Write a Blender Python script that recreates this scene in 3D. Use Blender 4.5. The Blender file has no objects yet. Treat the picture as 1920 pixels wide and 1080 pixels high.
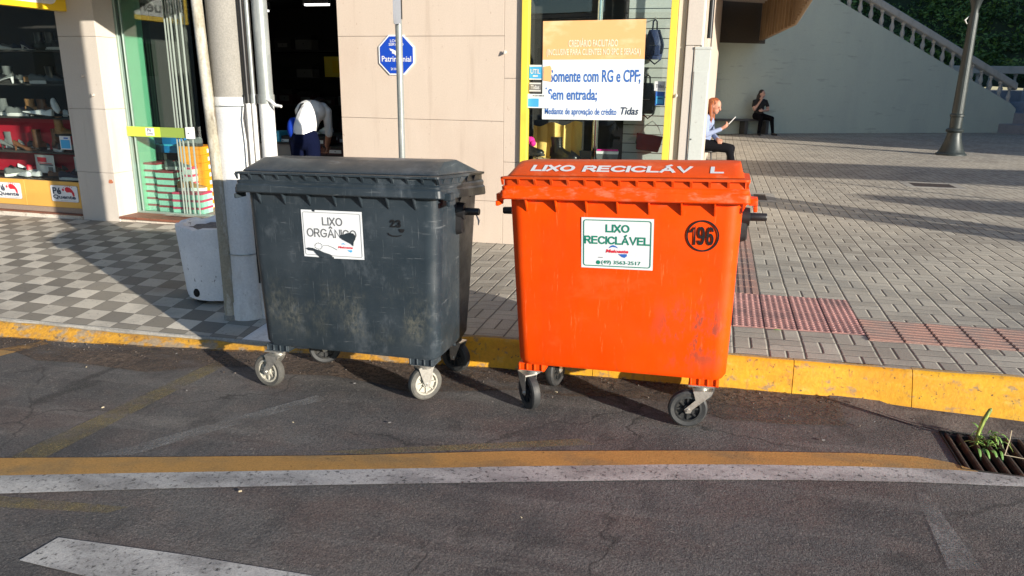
import bpy, bmesh, math, random
from math import sin, cos, pi, radians, atan2, hypot
from mathutils import Vector, Matrix
random.seed(11)
S = bpy.context.scene
COL = S.collection

# ---------------------------------------------------------------- camera, sky, sun, exposure
YAW, PITCH, ROLL = radians(15.1), math.atan(.278), radians(.75)
fwd = Vector((-sin(YAW)*cos(PITCH), cos(YAW)*cos(PITCH), -sin(PITCH)))
rt0 = Vector((cos(YAW), sin(YAW), 0)); up0 = rt0.cross(fwd)
rt = rt0*cos(ROLL) + up0*sin(ROLL); up = up0*cos(ROLL) - rt0*sin(ROLL)
cd = bpy.data.cameras.new('camera'); cam = bpy.data.objects.new('camera', cd); COL.objects.link(cam)
cam.matrix_world = Matrix(((rt.x, up.x, -fwd.x, 0), (rt.y, up.y, -fwd.y, 0), (rt.z, up.z, -fwd.z, 1.72), (0, 0, 0, 1)))
cd.sensor_width = 36; cd.lens = 36*1395/1920; cd.clip_start = .05; cd.clip_end = 2000
S.camera = cam
SUN_AZ, SUN_EL = radians(31), radians(13.5)      # towards +X, swung towards -Y
sdir = Vector((cos(SUN_AZ)*cos(SUN_EL), -sin(SUN_AZ)*cos(SUN_EL), sin(SUN_EL)))
w = bpy.data.worlds.new("World"); S.world = w; w.use_nodes = True
wn = w.node_tree; bg = wn.nodes['Background']
sky = wn.nodes.new('ShaderNodeTexSky'); sky.sky_type = 'NISHITA'; sky.sun_disc = False
sky.sun_elevation = SUN_EL; sky.sun_rotation = atan2(sdir.x, sdir.y); sky.air_density = 1.0; sky.dust_density = .3; sky.ozone_density = 3.0
wn.links.new(sky.outputs[0], bg.inputs[0]); bg.inputs[1].default_value = .1
sl = bpy.data.lights.new('sun', 'SUN'); sl.energy = 5.0; sl.angle = radians(.53); sl.color = (1, .925, .81)
so = bpy.data.objects.new('sun', sl); COL.objects.link(so)
so.rotation_euler = (-sdir).to_track_quat('-Z', 'Y').to_euler()
S.view_settings.view_transform = 'Standard'; S.view_settings.look = 'None'
S.view_settings.exposure = .85; S.view_settings.gamma = 1
S.render.engine = 'CYCLES'
S.cycles.max_bounces = 7; S.cycles.transparent_max_bounces = 24; S.cycles.glossy_bounces = 4
S.cycles.use_denoising = True

# ---------------------------------------------------------------- materials
class NT:
    def __init__(s, name):
        s.m = bpy.data.materials.new(name); s.m.use_nodes = True
        s.t = s.m.node_tree; s.b = s.t.nodes['Principled BSDF']; s.out = s.t.nodes['Material Output']
    def n(s, typ, **k):
        x = s.t.nodes.new('ShaderNode'+typ)
        for a, v in k.items(): setattr(x, a, v)
        return x
    def l(s, a, b): s.t.links.new(a, b)
    def inp(s, sock, v):
        if hasattr(v, 'links'): s.l(v, sock)
        elif isinstance(v, (tuple, list)) and len(v) == 3 and sock.type == 'RGBA': sock.default_value = (*v, 1)
        else: sock.default_value = v
    def M(s, op, a, b=0., c=0., clamp=False):
        x = s.n('Math', operation=op, use_clamp=clamp)
        for i, v in enumerate((a, b, c)): s.inp(x.inputs[i], v)
        return x.outputs[0]
    def mix(s, f, a, b, mode='MIX'):
        x = s.n('Mix', data_type='RGBA', blend_type=mode); s.inp(x.inputs[0], f); s.inp(x.inputs[6], a); s.inp(x.inputs[7], b)
        return x.outputs[2]
    def ramp(s, v, lo, hi, a=0., b=1.):
        x = s.n('MapRange', interpolation_type='SMOOTHSTEP'); s.inp(x.inputs[0], v)
        for i, q in enumerate((lo, hi, a, b)): x.inputs[i+1].default_value = q
        return x.outputs[0]
    def co(s, scale=(1, 1, 1), rot=(0, 0, 0), loc=(0, 0, 0)):
        if not hasattr(s, 'tc'): s.tc = s.n('TexCoord').outputs['Object']
        if isinstance(scale, (int, float)): scale = (scale,)*3
        x = s.n('Mapping'); s.l(s.tc, x.inputs[0]); x.inputs['Scale'].default_value = scale
        x.inputs['Rotation'].default_value = rot; x.inputs['Location'].default_value = loc
        return x.outputs[0]
    def noise(s, scale, detail=4, rough=.6, loc=(0, 0, 0), rot=(0, 0, 0), dist=0):
        x = s.n('TexNoise'); s.l(s.co(scale, rot, loc), x.inputs[0]); x.inputs['Scale'].default_value = 1
        x.inputs['Detail'].default_value = detail; x.inputs['Roughness'].default_value = rough; x.inputs['Distortion'].default_value = dist
        return x.outputs[0]
    def vor(s, scale, feature='F1', out='Distance'):
        x = s.n('TexVoronoi', feature=feature); s.l(s.co(scale), x.inputs[0]); x.inputs['Scale'].default_value = 1
        return x.outputs[out]
    def bump(s, h, strength=.3, dist=.01, prev=None):
        x = s.n('Bump'); x.inputs['Strength'].default_value = strength; x.inputs['Distance'].default_value = dist
        s.l(h, x.inputs['Height'])
        if prev: s.l(prev, x.inputs['Normal'])
        return x.outputs[0]
    def alpha(s, fac):
        tr = s.n('BsdfTransparent'); mx = s.n('MixShader'); s.l(fac, mx.inputs[0]); s.l(tr.outputs[0], mx.inputs[1]); s.l(s.b.outputs[0], mx.inputs[2])
        s.l(mx.outputs[0], s.out.inputs[0])

def pmat(name, c, rough=.6, metal=0, layers=(), fine=(0, 30), bump=(), spec=None, alpha=None, coat=0, rvar=0):
    """base colour, overlays (colour, scale, lo, hi, amount), fine brightness speckle, bumps (scale, strength, dist), worn alpha (scale, lo, hi)"""
    t = NT(name); col = tuple(c)
    for i, (c2, sc, lo, hi, am) in enumerate(layers):
        f = t.M('MULTIPLY', t.ramp(t.noise(sc, 5, .62, loc=(i*7.3, i*3.1, i*5.7)), lo, hi), am)
        col = t.mix(f, col, c2)
    if fine[0]:
        f = t.ramp(t.noise(fine[1], 3, .7), .25, .75, 1-fine[0], 1+fine[0])
        col = t.mix(1., col, f, 'MULTIPLY')
    t.inp(t.b.inputs['Base Color'], col)
    t.b.inputs['Metallic'].default_value = metal
    if rvar: t.l(t.ramp(t.noise(9, 4), .3, .7, rough-rvar, rough+rvar), t.b.inputs['Roughness'])
    else: t.b.inputs['Roughness'].default_value = rough
    if spec is not None: t.b.inputs['Specular IOR Level'].default_value = spec
    if coat: t.b.inputs['Coat Weight'].default_value = coat; t.b.inputs['Coat Roughness'].default_value = .05
    pr = None
    for sc, st, ds in bump: pr = t.bump(t.noise(sc, 5, .65), st, ds, pr)
    if pr: t.l(pr, t.b.inputs['Normal'])
    if alpha:
        a = None
        for sc, lo, hi in alpha:
            r = t.ramp(t.noise(sc, 6, .7, loc=(3, 1, 2)), lo, hi); a = r if a is None else t.M('MULTIPLY', a, r)
        t.alpha(a)
    return t.m

def glass_mat(name, tint=(1, 1, 1), boost=1.0):
    t = NT(name); t.t.nodes.remove(t.b)
    lw = t.n('LayerWeight'); lw.inputs[0].default_value = .5
    f = t.M('MULTIPLY', t.M('ADD', .04, t.M('MULTIPLY', t.M('POWER', lw.outputs['Facing'], 5.), .96)), boost, clamp=True)
    tr = t.n('BsdfTransparent'); tr.inputs[0].default_value = (*tint, 1)
    gl = t.n('BsdfGlossy'); gl.inputs['Roughness'].default_value = 0.0; gl.inputs[0].default_value = (1, 1, 1, 1)
    mx = t.n('MixShader'); t.l(f, mx.inputs[0]); t.l(tr.outputs[0], mx.inputs[1]); t.l(gl.outputs[0], mx.inputs[2])
    t.l(mx.outputs[0], t.out.inputs[0]); return t.m

def emit_mat(name, c, st):
    t = NT(name); t.b.inputs['Emission Color'].default_value = (*c, 1); t.b.inputs['Emission Strength'].default_value = st
    t.b.inputs['Base Color'].default_value = (*c, 1); return t.m

def m_asphalt():
    t = NT('asphalt')
    big = t.noise((.8, 1.3, 1), 5, .6); mid = t.noise(5, 5, .65); fine_ = t.noise(110, 3, .75); v2 = t.vor(230, out='Color'); v3 = t.vor(170)
    sep = t.n('SeparateColor'); t.l(v2, sep.inputs[0])
    col = t.mix(t.ramp(big, .38, .62), (.062, .058, .057), (.112, .104, .098))
    col = t.mix(t.M('MULTIPLY', t.ramp(t.noise((1.1, 1.9, 1), 5, .65, loc=(11, 4, 0)), .46, .64), .75), col, (.098, .070, .062))
    col = t.mix(t.M('MULTIPLY', t.ramp(mid, .46, .68), .5), col, (.125, .100, .088))
    col = t.mix(t.M('MULTIPLY', t.ramp(t.noise((2.2, .6, 1), 5, .65, loc=(5, 2, 0)), .5, .66), .7), col, (.050, .047, .047))
    col = t.mix(t.M('MULTIPLY', t.ramp(t.noise((.35, 5, 1), 4, .6, rot=(0, 0, .2), loc=(1, 2, 0)), .52, .68), .5), col, (.150, .138, .128))
    flk = t.M('MULTIPLY', t.ramp(t.noise((34, 46, 1), 4, .7, loc=(3, 3, 0)), .56, .66), t.ramp(t.noise(1.25, 4, .6, loc=(8, 5, 0)), .45, .60))
    col = t.mix(t.M('MULTIPLY', flk, .6), col, (.23, .21, .185))
    col = t.mix(t.M('MULTIPLY', t.ramp(t.noise((30, 40, 1), 4, .7, loc=(13, 3, 0)), .60, .70), .6), col, (.030, .028, .028))
    vd = t.n('TexVoronoi', feature='DISTANCE_TO_EDGE'); nn = t.n('TexNoise'); t.l(t.co(3.), nn.inputs[0]); nn.inputs['Scale'].default_value = 1; nn.inputs['Detail'].default_value = 5
    vm = t.n('VectorMath', operation='MULTIPLY_ADD'); t.l(nn.outputs['Color'], vm.inputs[0]); vm.inputs[1].default_value = (.35, .35, .0); t.l(t.co(.75), vm.inputs[2]); t.l(vm.outputs[0], vd.inputs[0]); vd.inputs['Scale'].default_value = 1
    ck = t.M('MULTIPLY', t.ramp(vd.outputs['Distance'], .009, .001, 0., 1.), t.ramp(t.noise(.6, 3, loc=(3, 8, 0)), .42, .52))
    col = t.mix(t.M('MULTIPLY', ck, .75), col, (.025, .023, .022))
    col = t.mix(t.M('MULTIPLY', t.ramp(t.noise(3.1, 4, .55, loc=(9, 2, 0)), .60, .70), .6), col, (.040, .037, .036))
    col = t.mix(t.M('MULTIPLY', t.ramp(t.noise((1.3, 4, 1), 5, .7, rot=(0, 0, -.25), loc=(6, 6, 0)), .56, .70), .45), col, (.16, .145, .13))
    col = t.mix(1., col, t.ramp(fine_, .25, .75, .50, 1.55), 'MULTIPLY')
    col = t.mix(t.M('MULTIPLY', t.ramp(sep.outputs[0], .80, .97), .38), col, (.21, .195, .175))
    col = t.mix(t.M('MULTIPLY', t.ramp(sep.outputs[1], .82, .97), .5), col, (.032, .031, .031))
    t.l(col, t.b.inputs['Base Color']); t.b.inputs['Roughness'].default_value = .9
    b = t.bump(t.noise(9, 6, .75), .4, .014); b = t.bump(t.noise(48, 5, .75), .85, .009, b); b = t.bump(flk, .5, .006, b); b = t.bump(t.M('MULTIPLY', v3, -1.), .4, .004, b)
    t.l(b, t.b.inputs['Normal']); return t.m

def m_pavers(s=.2, x0=.19, y0=4.82):
    t = NT('grey_block_pavers'); sp = t.n('SeparateXYZ'); t.l(t.co(), sp.inputs[0])
    wob = t.M('MULTIPLY', t.M('SUBTRACT', t.noise(1.7, 3), .5), .02)
    u = t.M('DIVIDE', t.M('ADD', t.M('SUBTRACT', sp.outputs[0], x0), wob), s); v = t.M('DIVIDE', t.M('SUBTRACT', t.M('SUBTRACT', sp.outputs[1], y0), wob), s)
    fu, fv = t.M('FLOOR', u), t.M('FLOOR', v); cu, cv = t.M('FRACT', u), t.M('FRACT', v)
    par = t.M('FLOORED_MODULO', t.M('ADD', fu, fv), 2.)
    h2u, h2v = t.M('FRACT', t.M('MULTIPLY', cu, 2.)), t.M('FRACT', t.M('MULTIPLY', cv, 2.))
    def edge(f, wd): return t.M('MULTIPLY', t.M('MINIMUM', f, t.M('SUBTRACT', 1., f)), wd)
    lerp = lambda a, b: t.M('ADD', t.M('MULTIPLY', a, t.M('SUBTRACT', 1., par)), t.M('MULTIPLY', b, par))
    eu = lerp(edge(h2u, s/2), edge(cu, s)); ev = lerp(edge(cv, s), edge(h2v, s/2))
    e = t.M('MINIMUM', t.M('MULTIPLY', eu, .8), ev)
    idx = lerp(t.M('FLOOR', t.M('MULTIPLY', cu, 2.)), t.M('FLOOR', t.M('MULTIPLY', cv, 2.)))
    cb = t.n('CombineXYZ'); t.l(fu, cb.inputs[0]); t.l(fv, cb.inputs[1]); t.l(idx, cb.inputs[2])
    wn_ = t.n('TexWhiteNoise'); t.l(cb.outputs[0], wn_.inputs[0])
    col = t.mix(wn_.outputs[0], (.265, .238, .196), (.40, .368, .305))
    col = t.mix(t.M('MULTIPLY', t.ramp(t.noise(.55, 4, loc=(2, 9, 0)), .4, .7), .55), col, (.50, .45, .36))
    col = t.mix(t.M('MULTIPLY', t.ramp(t.noise(2.5, 6, .7), .52, .75), .5), col, (.20, .185, .165))
    col = t.mix(t.M('MULTIPLY', t.ramp(t.noise((1.1, 3, 1), 5, .7, loc=(4, 4, 0)), .54, .68), .5), col, (.24, .21, .18))
    col = t.mix(1., col, t.ramp(t.noise(120, 3, .7), .2, .8, .78, 1.22), 'MULTIPLY')
    col = t.mix(t.M('MULTIPLY', t.ramp(ev, .0018, .0045, 1., 0.), .55), col, (.16, .145, .125))
    col = t.mix(t.M('MULTIPLY', t.ramp(eu, .003, .0065, 1., 0.), .9), col, (.045, .04, .035))
    t.l(col, t.b.inputs['Base Color']); t.b.inputs['Roughness'].default_value = .85
    b = t.bump(t.ramp(e, .001, .010), .9, .007); b = t.bump(t.noise(180, 3, .7), .35, .003, b)
    b = t.bump(wn_.outputs[0], .25, .004, b)
    t.l(b, t.b.inputs['Normal']); return t.m

def m_checker():
    t = NT('checker_floor_tiles'); sp = t.n('SeparateXYZ'); t.l(t.co(), sp.inputs[0])
    x = t.M('ADD', sp.outputs[0], t.M('MULTIPLY', sp.outputs[1], .12))
    u, v = t.M('DIVIDE', x, .2), t.M('DIVIDE', t.M('ADD', sp.outputs[1], .03), .185)
    fu, fv = t.M('FLOOR', u), t.M('FLOOR', v); par = t.M('FLOORED_MODULO', t.M('ADD', fu, fv), 2.)
    cb = t.n('CombineXYZ'); t.l(fu, cb.inputs[0]); t.l(fv, cb.inputs[1]); wn_ = t.n('TexWhiteNoise'); t.l(cb.outputs[0], wn_.inputs[0])
    col = t.mix(par, (.235, .21, .17), (.52, .472, .39))
    col = t.mix(1., col, t.M('ADD', .8, t.M('MULTIPLY', wn_.outputs[0], .4)), 'MULTIPLY')
    col = t.mix(t.M('MULTIPLY', t.ramp(t.noise(1.6, 6, .7), .45, .7), .45), col, (.22, .20, .175))
    col = t.mix(t.M('MULTIPLY', t.ramp(t.noise(38, 5, .75), .56, .68), .55), col, (.10, .092, .085))
    col = t.mix(t.M('MULTIPLY', t.ramp(t.noise(.9, 3, loc=(8, 1, 0)), .6, .72), .5), col, (.2, .15, .11))
    def edge(f, wd): return t.M('MULTIPLY', t.M('MINIMUM', f, t.M('SUBTRACT', 1., f)), wd)
    e = t.M('MINIMUM', edge(t.M('FRACT', u), .2), edge(t.M('FRACT', v), .185))
    col = t.mix(t.ramp(e, .0015, .004, .75, 0.), col, (.10, .09, .08))
    t.l(col, t.b.inputs['Base Color']); t.b.inputs['Roughness'].default_value = .75
    b = t.bump(t.ramp(e, .001, .006), .5, .004); b = t.bump(t.noise(90, 4, .7), .4, .003, b)
    t.l(b, t.b.inputs['Normal']); return t.m

MT = {}
def build_mats():
    D = MT
    D['asphalt'] = m_asphalt(); D['pavers'] = m_pavers(); D['checker'] = m_checker()
    D['earth'] = pmat('bare_ground', (.1, .09, .075), .95, fine=(.3, 8))
    D['concrete'] = pmat('weathered_concrete', (.30, .285, .255), .9, layers=[((.17, .16, .145), (3, 3, 1.2), .45, .7, .7), ((.4, .38, .34), 9, .5, .7, .4)], fine=(.18, 70), bump=[(60, .4, .006), (8, .3, .01)])
    D['gutter'] = pmat('gutter_concrete', (.15, .125, .105), .92, layers=[((.06, .05, .045), 3.5, .42, .65, .8), ((.24, .2, .165), 11, .55, .72, .5)], fine=(.3, 110), bump=[(50, .6, .01)])
    D['dirt'] = pmat('road_dirt', (.115, .08, .058), .95, layers=[((.06, .045, .038), 6, .4, .7, .8), ((.3, .26, .21), 60, .62, .7, .6)], fine=(.35, 120), bump=[(90, .9, .012), (14, .7, .02)], alpha=[((1.1, 3.2, 1), .30, .55), (30, .25, .58)])
    D['kerb'] = pmat('yellow_kerb_paint', (.66, .35, .012), .62, layers=[((.58, .26, .012), (2.5, 3, 9), .42, .66, .7), ((.62, .44, .12), (5, 5, 11), .56, .70, .5), ((.27, .19, .11), (8, 8, 13), .575, .66, .8), ((.30, .17, .05), (30, 30, 4), .58, .70, .5), ((.07, .05, .03), (34, 34, 40), .62, .68, .85)], fine=(.1, 50), bump=[(40, .35, .006), (7, .35, .012)])
    D['kerbold'] = pmat('old_worn_kerb_paint', (.50, .25, .022), .7, layers=[((.36, .17, .03), (3, 3, 9), .42, .62, .8), ((.28, .22, .15), (7, 7, 16), .50, .62, .9), ((.09, .07, .05), (26, 26, 30), .58, .68, .8)], fine=(.2, 50), bump=[(40, .6, .008), (9, .5, .014)])
    D['kerbtop'] = pmat('worn_kerb_top', (.34, .22, .085), .85, layers=[((.25, .225, .19), 6, .42, .6, .9)], fine=(.25, 60), bump=[(60, .4, .006)])
    D['yline'] = pmat('worn_yellow_road_paint', (.42, .225, .06), .8, layers=[((.24, .16, .07), (3, 6, 1), .42, .7, .8)], fine=(.2, 120), bump=[(150, .5, .004), (12, .3, .01)], alpha=[((4, 14, 1), .22, .36), (60, .2, .42)])
    D['wline'] = pmat('worn_white_road_paint', (.44, .425, .40), .8, layers=[((.22, .21, .20), (2.5, 6, 1), .40, .68, .85)], fine=(.2, 120), bump=[(150, .5, .004), (12, .3, .01)], alpha=[((3, 9, 1), .2, .38), (45, .265, .49)])
    D['fyline'] = pmat('faded_yellow_road_paint', (.25, .195, .085), .85, fine=(.35, 110), bump=[(150, .5, .004)], alpha=[((5, 5, 1), .28, .66), (120, .25, .75)])
    D['fwline'] = pmat('faded_white_road_paint', (.29, .28, .265), .85, fine=(.35, 110), bump=[(150, .5, .004)], alpha=[((5, 5, 1), .28, .66), (120, .25, .75)])
    D['tactile'] = pmat('red_tactile_concrete', (.40, .21, .185), .85, layers=[((.22, .13, .12), 4, .42, .68, .8), ((.42, .24, .21), 9, .55, .7, .5)], fine=(.2, 110), bump=[(120, .4, .004)])
    D['tactile2'] = pmat('faded_red_tactile_concrete', (.34, .205, .165), .85, layers=[((.25, .19, .165), 4, .42, .66, .8)], fine=(.2, 110), bump=[(120, .4, .004)])
    D['peach'] = pmat('peach_wall_paint', (.55, .455, .37), .72, layers=[((.47, .36, .285), (1.2, 1.2, .7), .45, .7, .45), ((.59, .49, .41), (7, 7, 2), .5, .72, .35), ((.40, .31, .24), (9, 9, .7), .56, .72, .35), ((.36, .25, .19), (30, 30, 18), .66, .72, .6)], fine=(.05, 90), bump=[(130, .22, .003), (11, .15, .006)])
    D['pillar'] = pmat('cream_pillar_plaster', (.54, .485, .42), .75, layers=[((.52, .44, .38), (1.6, 1.6, .8), .45, .7, .5), ((.40, .33, .27), (8, 8, .8), .56, .72, .35), ((.42, .33, .27), (24, 24, 16), .66, .73, .5)], fine=(.05, 90), bump=[(120, .2, .003)])
    D['plinth'] = pmat('flaking_white_plinth', (.60, .54, .46), .85, layers=[((.28, .22, .17), (9, 9, 14), .5, .66, .8)], fine=(.15, 60), bump=[(40, .5, .008)])
    D['redsill'] = pmat('red_brown_sill_tile', (.22, .085, .05), .6, layers=[((.12, .05, .035), 12, .45, .7, .7)], fine=(.2, 60))
    D['brick'] = pmat('exposed_brick_patch', (.42, .14, .07), .9, fine=(.2, 60))
    D['yellow'] = pmat('amber_panel', (.72, .40, .085), .45, layers=[((.6, .31, .06), (2, 2, 2), .45, .7, .4)], fine=(.04, 80))
    D['yframe'] = pmat('bright_yellow_frame', (.80, .60, .07), .45, layers=[((.6, .42, .06), (6, 6, 3), .5, .72, .4)])
    D['signyellow'] = pmat('sign_yellow', (.85, .55, .02), .4)
    D['brownstrip'] = pmat('taupe_strip', (.30, .225, .175), .7, fine=(.12, 50))
    D['soffit'] = pmat('marquee_concrete', (.5, .45, .4), .85, fine=(.08, 40))
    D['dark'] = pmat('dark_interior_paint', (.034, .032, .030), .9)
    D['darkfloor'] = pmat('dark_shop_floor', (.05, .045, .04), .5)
    D['black'] = pmat('black_plastic', (.012, .012, .013), .4, fine=(.2, 50))
    D['blackcloth'] = pmat('black_cloth', (.012, .012, .014), .9, bump=[(90, .3, .004)])
    D['white'] = pmat('white_paint', (.72, .72, .72), .5, fine=(.03, 40))
    D['offwhite'] = pmat('off_white_card', (.62, .62, .60), .6)
    D['sticker'] = pmat('white_sticker', (.66, .68, .70), .35, layers=[((.55, .57, .58), 14, .55, .75, .4)])
    D['stickgreen'] = pmat('green_print', (.005, .19, .12), .45)
    D['stickgrey'] = pmat('grey_print', (.13, .135, .14), .45)
    D['stickred'] = pmat('red_print', (.62, .02, .04), .45)
    D['stickblue'] = pmat('blue_print', (.03, .12, .42), .45)
    D['stickcyan'] = pmat('cyan_print', (.06, .35, .62), .45)
    D['stickblack'] = pmat('black_print', (.008, .008, .009), .5)
    D['navyprint'] = pmat('navy_print', (.015, .03, .07), .45)
    D['posterw'] = pmat('poster_white', (.72, .76, .76), .5, layers=[((.62, .68, .70), (2, 2, 2), .45, .7, .4)])
    D['postero'] = pmat('poster_orange', (.82, .43, .18), .5, layers=[((.84, .58, .32), (2, 2, 5), .5, .66, .8)])
    D['posterblue'] = pmat('poster_blue_print', (.035, .13, .42), .5, layers=[((.12, .25, .55), (6, 6, 6), .5, .7, .5)])
    D['posterpale'] = pmat('poster_pale_print', (.88, .72, .52), .5)
    D['signblue'] = pmat('sign_blue', (.005, .055, .42), .35)
    D['galv'] = pmat('galvanised_steel', (.46, .50, .50), .38, .75, layers=[((.3, .33, .33), (9, 9, 2), .45, .7, .5)], fine=(.1, 60))
    D['zinc'] = pmat('zinc_plated_steel', (.60, .58, .53), .35, .8, layers=[((.36, .33, .29), 30, .5, .7, .6)], fine=(.12, 90))
    D['conduit'] = pmat('grey_green_pipe_paint', (.27, .29, .28), .38, .3, layers=[((.6, .6, .56), (8, 8, 2), .5, .7, .5), ((.22, .2, .17), (22, 22, 6), .62, .72, .6)], fine=(.08, 60))
    D['whitewash'] = pmat('whitewashed_concrete', (.72, .715, .69), .85, layers=[((.42, .40, .37), (6, 6, 2.2), .5, .72, .6), ((.25, .23, .21), (26, 26, 16), .66, .74, .7)], fine=(.08, 60), bump=[(70, .4, .005), (9, .3, .01)])
    D['polecon'] = pmat('grey_pole_concrete', (.27, .255, .225), .9, layers=[((.19, .18, .16), (5, 5, 1.4), .45, .7, .6), ((.17, .16, .15), (60, 60, 40), .64, .72, .5)], fine=(.14, 90), bump=[(90, .4, .004)])
    D['thinpole'] = pmat('peeling_cream_pole_paint', (.31, .28, .21), .75, layers=[((.46, .44, .38), (16, 16, 3), .48, .6, .8), ((.16, .125, .09), (18, 18, 4), .58, .68, .85)], fine=(.15, 70), bump=[(60, .4, .005)])
    D['rust'] = pmat('rusty_iron', (.055, .042, .036), .7, .4, layers=[((.15, .085, .05), 18, .5, .7, .7)], fine=(.3, 60), bump=[(80, .5, .004)])
    D['pit'] = pmat('wet_dark_pit', (.010, .009, .008), .9)
    D['planter'] = pmat('white_planter_paint', (.78, .79, .80), .8, layers=[((.62, .64, .66), 4, .42, .7, .5), ((.13, .11, .095), (30, 30, 22), .63, .7, .7)], fine=(.06, 60), bump=[(50, .35, .006), (9, .3, .01)])
    D['soil'] = pmat('grey_dry_soil', (.19, .175, .16), .95, fine=(.3, 40), bump=[(40, .7, .02)])
    D['slat'] = pmat('grey_slat_panel', (.42, .44, .42), .55, fine=(.04, 40))
    D['mint'] = pmat('mint_shoebox_card', (.36, .62, .52), .6, fine=(.04, 30))
    D['mintlid'] = pmat('maroon_box_lid', (.30, .04, .05), .6)
    D['pinklid'] = pmat('crimson_box_lid', (.62, .05, .12), .6)
    D['orangebox'] = pmat('orange_shoebox_card', (.85, .32, .015), .55, layers=[((.75, .22, .02), 4, .5, .7, .5)])
    D['bluebox'] = pmat('blue_box_card', (.01, .16, .42), .5)
    D['cyanbox'] = pmat('cyan_box_card', (.06, .42, .62), .5)
    D['maroonbox'] = pmat('dark_maroon_card', (.05, .012, .016), .6)
    D['greycard'] = pmat('dim_grey_card', (.16, .155, .15), .6)
    D['red'] = pmat('crimson_backdrop', (.42, .012, .03), .55, layers=[((.22, .008, .02), (2, 2, 2), .45, .7, .6)])
    D['cloth'] = pmat('yellow_display_cloth', (.80, .56, .17), .8, layers=[((.68, .45, .12), 3, .45, .7, .4)], bump=[(12, .4, .02)])
    D['magenta'] = pmat('magenta_felt', (.78, .02, .30), .8)
    D['chrome'] = pmat('mirror_column', (.75, .78, .78), .12, 1.0)
    D['leopard'] = pmat('leopard_print', (.34, .26, .17), .7, layers=[((.03, .02, .015), 42, .52, .58, 1.)])
    D['lime'] = pmat('lime_push_bar', (.52, .66, .06), .4)
    D['olive'] = pmat('olive_push_bar', (.26, .36, .07), .4)
    D['mullion'] = pmat('pale_green_aluminium', (.30, .40, .35), .3, .4)
    D['lining'] = pmat('pale_green_lining', (.42, .56, .49), .5)
    D['glassedge'] = pmat('bright_glass_edge', (.36, .42, .38), .15, .3)
    D['glass'] = glass_mat('window_glass', (.95, .98, .96), 1.15)
    D['doorglass'] = glass_mat('green_door_glass', (.88, .97, .93), 1.5)
    D['greenglass'] = glass_mat('edge_lit_green_glass', (.80, .94, .87), 1.2)
    D['shopsky'] = emit_mat('lit_tube', (1, .97, .9), 1.6)
    D['greywall'] = pmat('grey_green_retaining_wall', (.50, .545, .465), .85, layers=[((.42, .455, .41), (.5, .5, .35), .4, .7, .6), ((.42, .455, .41), (1.2, 1.2, .3), .50, .75, .4), ((.30, .32, .29), (1.2, 1.2, 7), .60, .70, .5), ((.6, .62, .58), (14, 14, 12), .68, .73, .6)], fine=(.05, 40), bump=[(16, .4, .02), (80, .25, .005)])
    D['balus'] = pmat('cream_balustrade_paint', (.46, .44, .40), .8, layers=[((.3, .29, .26), (4, 4, 2), .45, .7, .5)], fine=(.08, 50))
    D['step'] = pmat('blue_grey_steps', (.24, .26, .30), .8, layers=[((.15, .16, .18), 5, .45, .7, .5)], fine=(.08, 60))
    D['wood'] = pmat('varnished_board', (.25, .17, .092), .6, layers=[((.16, .10, .05), (9, 9, 1), .42, .68, .7)], fine=(.1, 60))
    D['canopy_shade'] = pmat('brown_canopy_shade', (.075, .062, .048), .85, fine=(.1, 30))  # stands in for the canopy's shade on the grey wall
    D['lamp'] = pmat('dark_green_cast_iron', (.026, .034, .034), .45, .2, layers=[((.055, .066, .064), (12, 12, 4), .5, .7, .5)], fine=(.15, 60), bump=[(60, .2, .004)])
    D['grass'] = pmat('hillside_soil', (.03, .045, .015), .95, fine=(.3, 5))
    for i, c in enumerate([(.075, .15, .025), (.11, .20, .035), (.16, .26, .055), (.065, .13, .028)]):
        D['leaf%d' % i] = pmat('hedge_leaf', c, .6, fine=(.25, 3))
    D['weed'] = pmat('weed_leaf', (.13, .26, .05), .5, layers=[((.22, .33, .09), 20, .5, .7, .6)])
    D['weeddark'] = pmat('weed_stalk', (.14, .20, .04), .55, layers=[((.42, .50, .12), (60, 60, 8), .5, .6, .8)])
    D['straw'] = pmat('dry_straw', (.5, .42, .28), .8)
    D['bark'] = pmat('pale_bark', (.30, .28, .24), .9, layers=[((.1, .09, .075), (8, 8, 2), .45, .7, .7)], bump=[(30, .5, .01)])
    D['metalbox'] = pmat('off_white_cabinet_paint', (.52, .54, .50), .45, layers=[((.38, .38, .35), (5, 5, 1.2), .48, .70, .6), ((.25, .22, .18), (30, 30, 20), .64, .70, .6)], fine=(.04, 50))
    D['bench'] = pmat('dark_bench_slab', (.06, .062, .066), .7, fine=(.1, 40))
    D['skin'] = pmat('skin', (.42, .21, .14), .6, layers=[((.48, .17, .12), 9, .45, .7, .4)])
    D['skin2'] = pmat('pale_skin', (.50, .30, .235), .55)
    D['redhair'] = pmat('ginger_hair', (.30, .075, .018), .55, layers=[((.10, .025, .008), (55, 55, 5), .45, .58, .9), ((.42, .16, .04), (70, 70, 7), .56, .64, .7)], bump=[((70, 70, 10), .7, .01)])
    D['darkhair'] = pmat('dark_brown_hair', (.018, .012, .010), .45, bump=[((60, 60, 8), .6, .01)])
    D['bluetop'] = pmat('pale_blue_shirt_cloth', (.23, .28, .42), .85, layers=[((.17, .21, .34), 9, .45, .7, .5)], bump=[(14, .5, .015)])
    D['blacktrousers'] = pmat('black_trouser_cloth', (.006, .006, .008), .95, spec=.1, bump=[(16, .5, .015)])
    D['blacktee'] = pmat('black_shirt_cloth', (.016, .015, .016), .85, layers=[((.3, .26, .22), 22, .66, .70, .6)], bump=[(16, .5, .015)])
    D['whitetop'] = pmat('white_top_cloth', (.75, .75, .74), .8, bump=[(12, .5, .02)])
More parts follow.
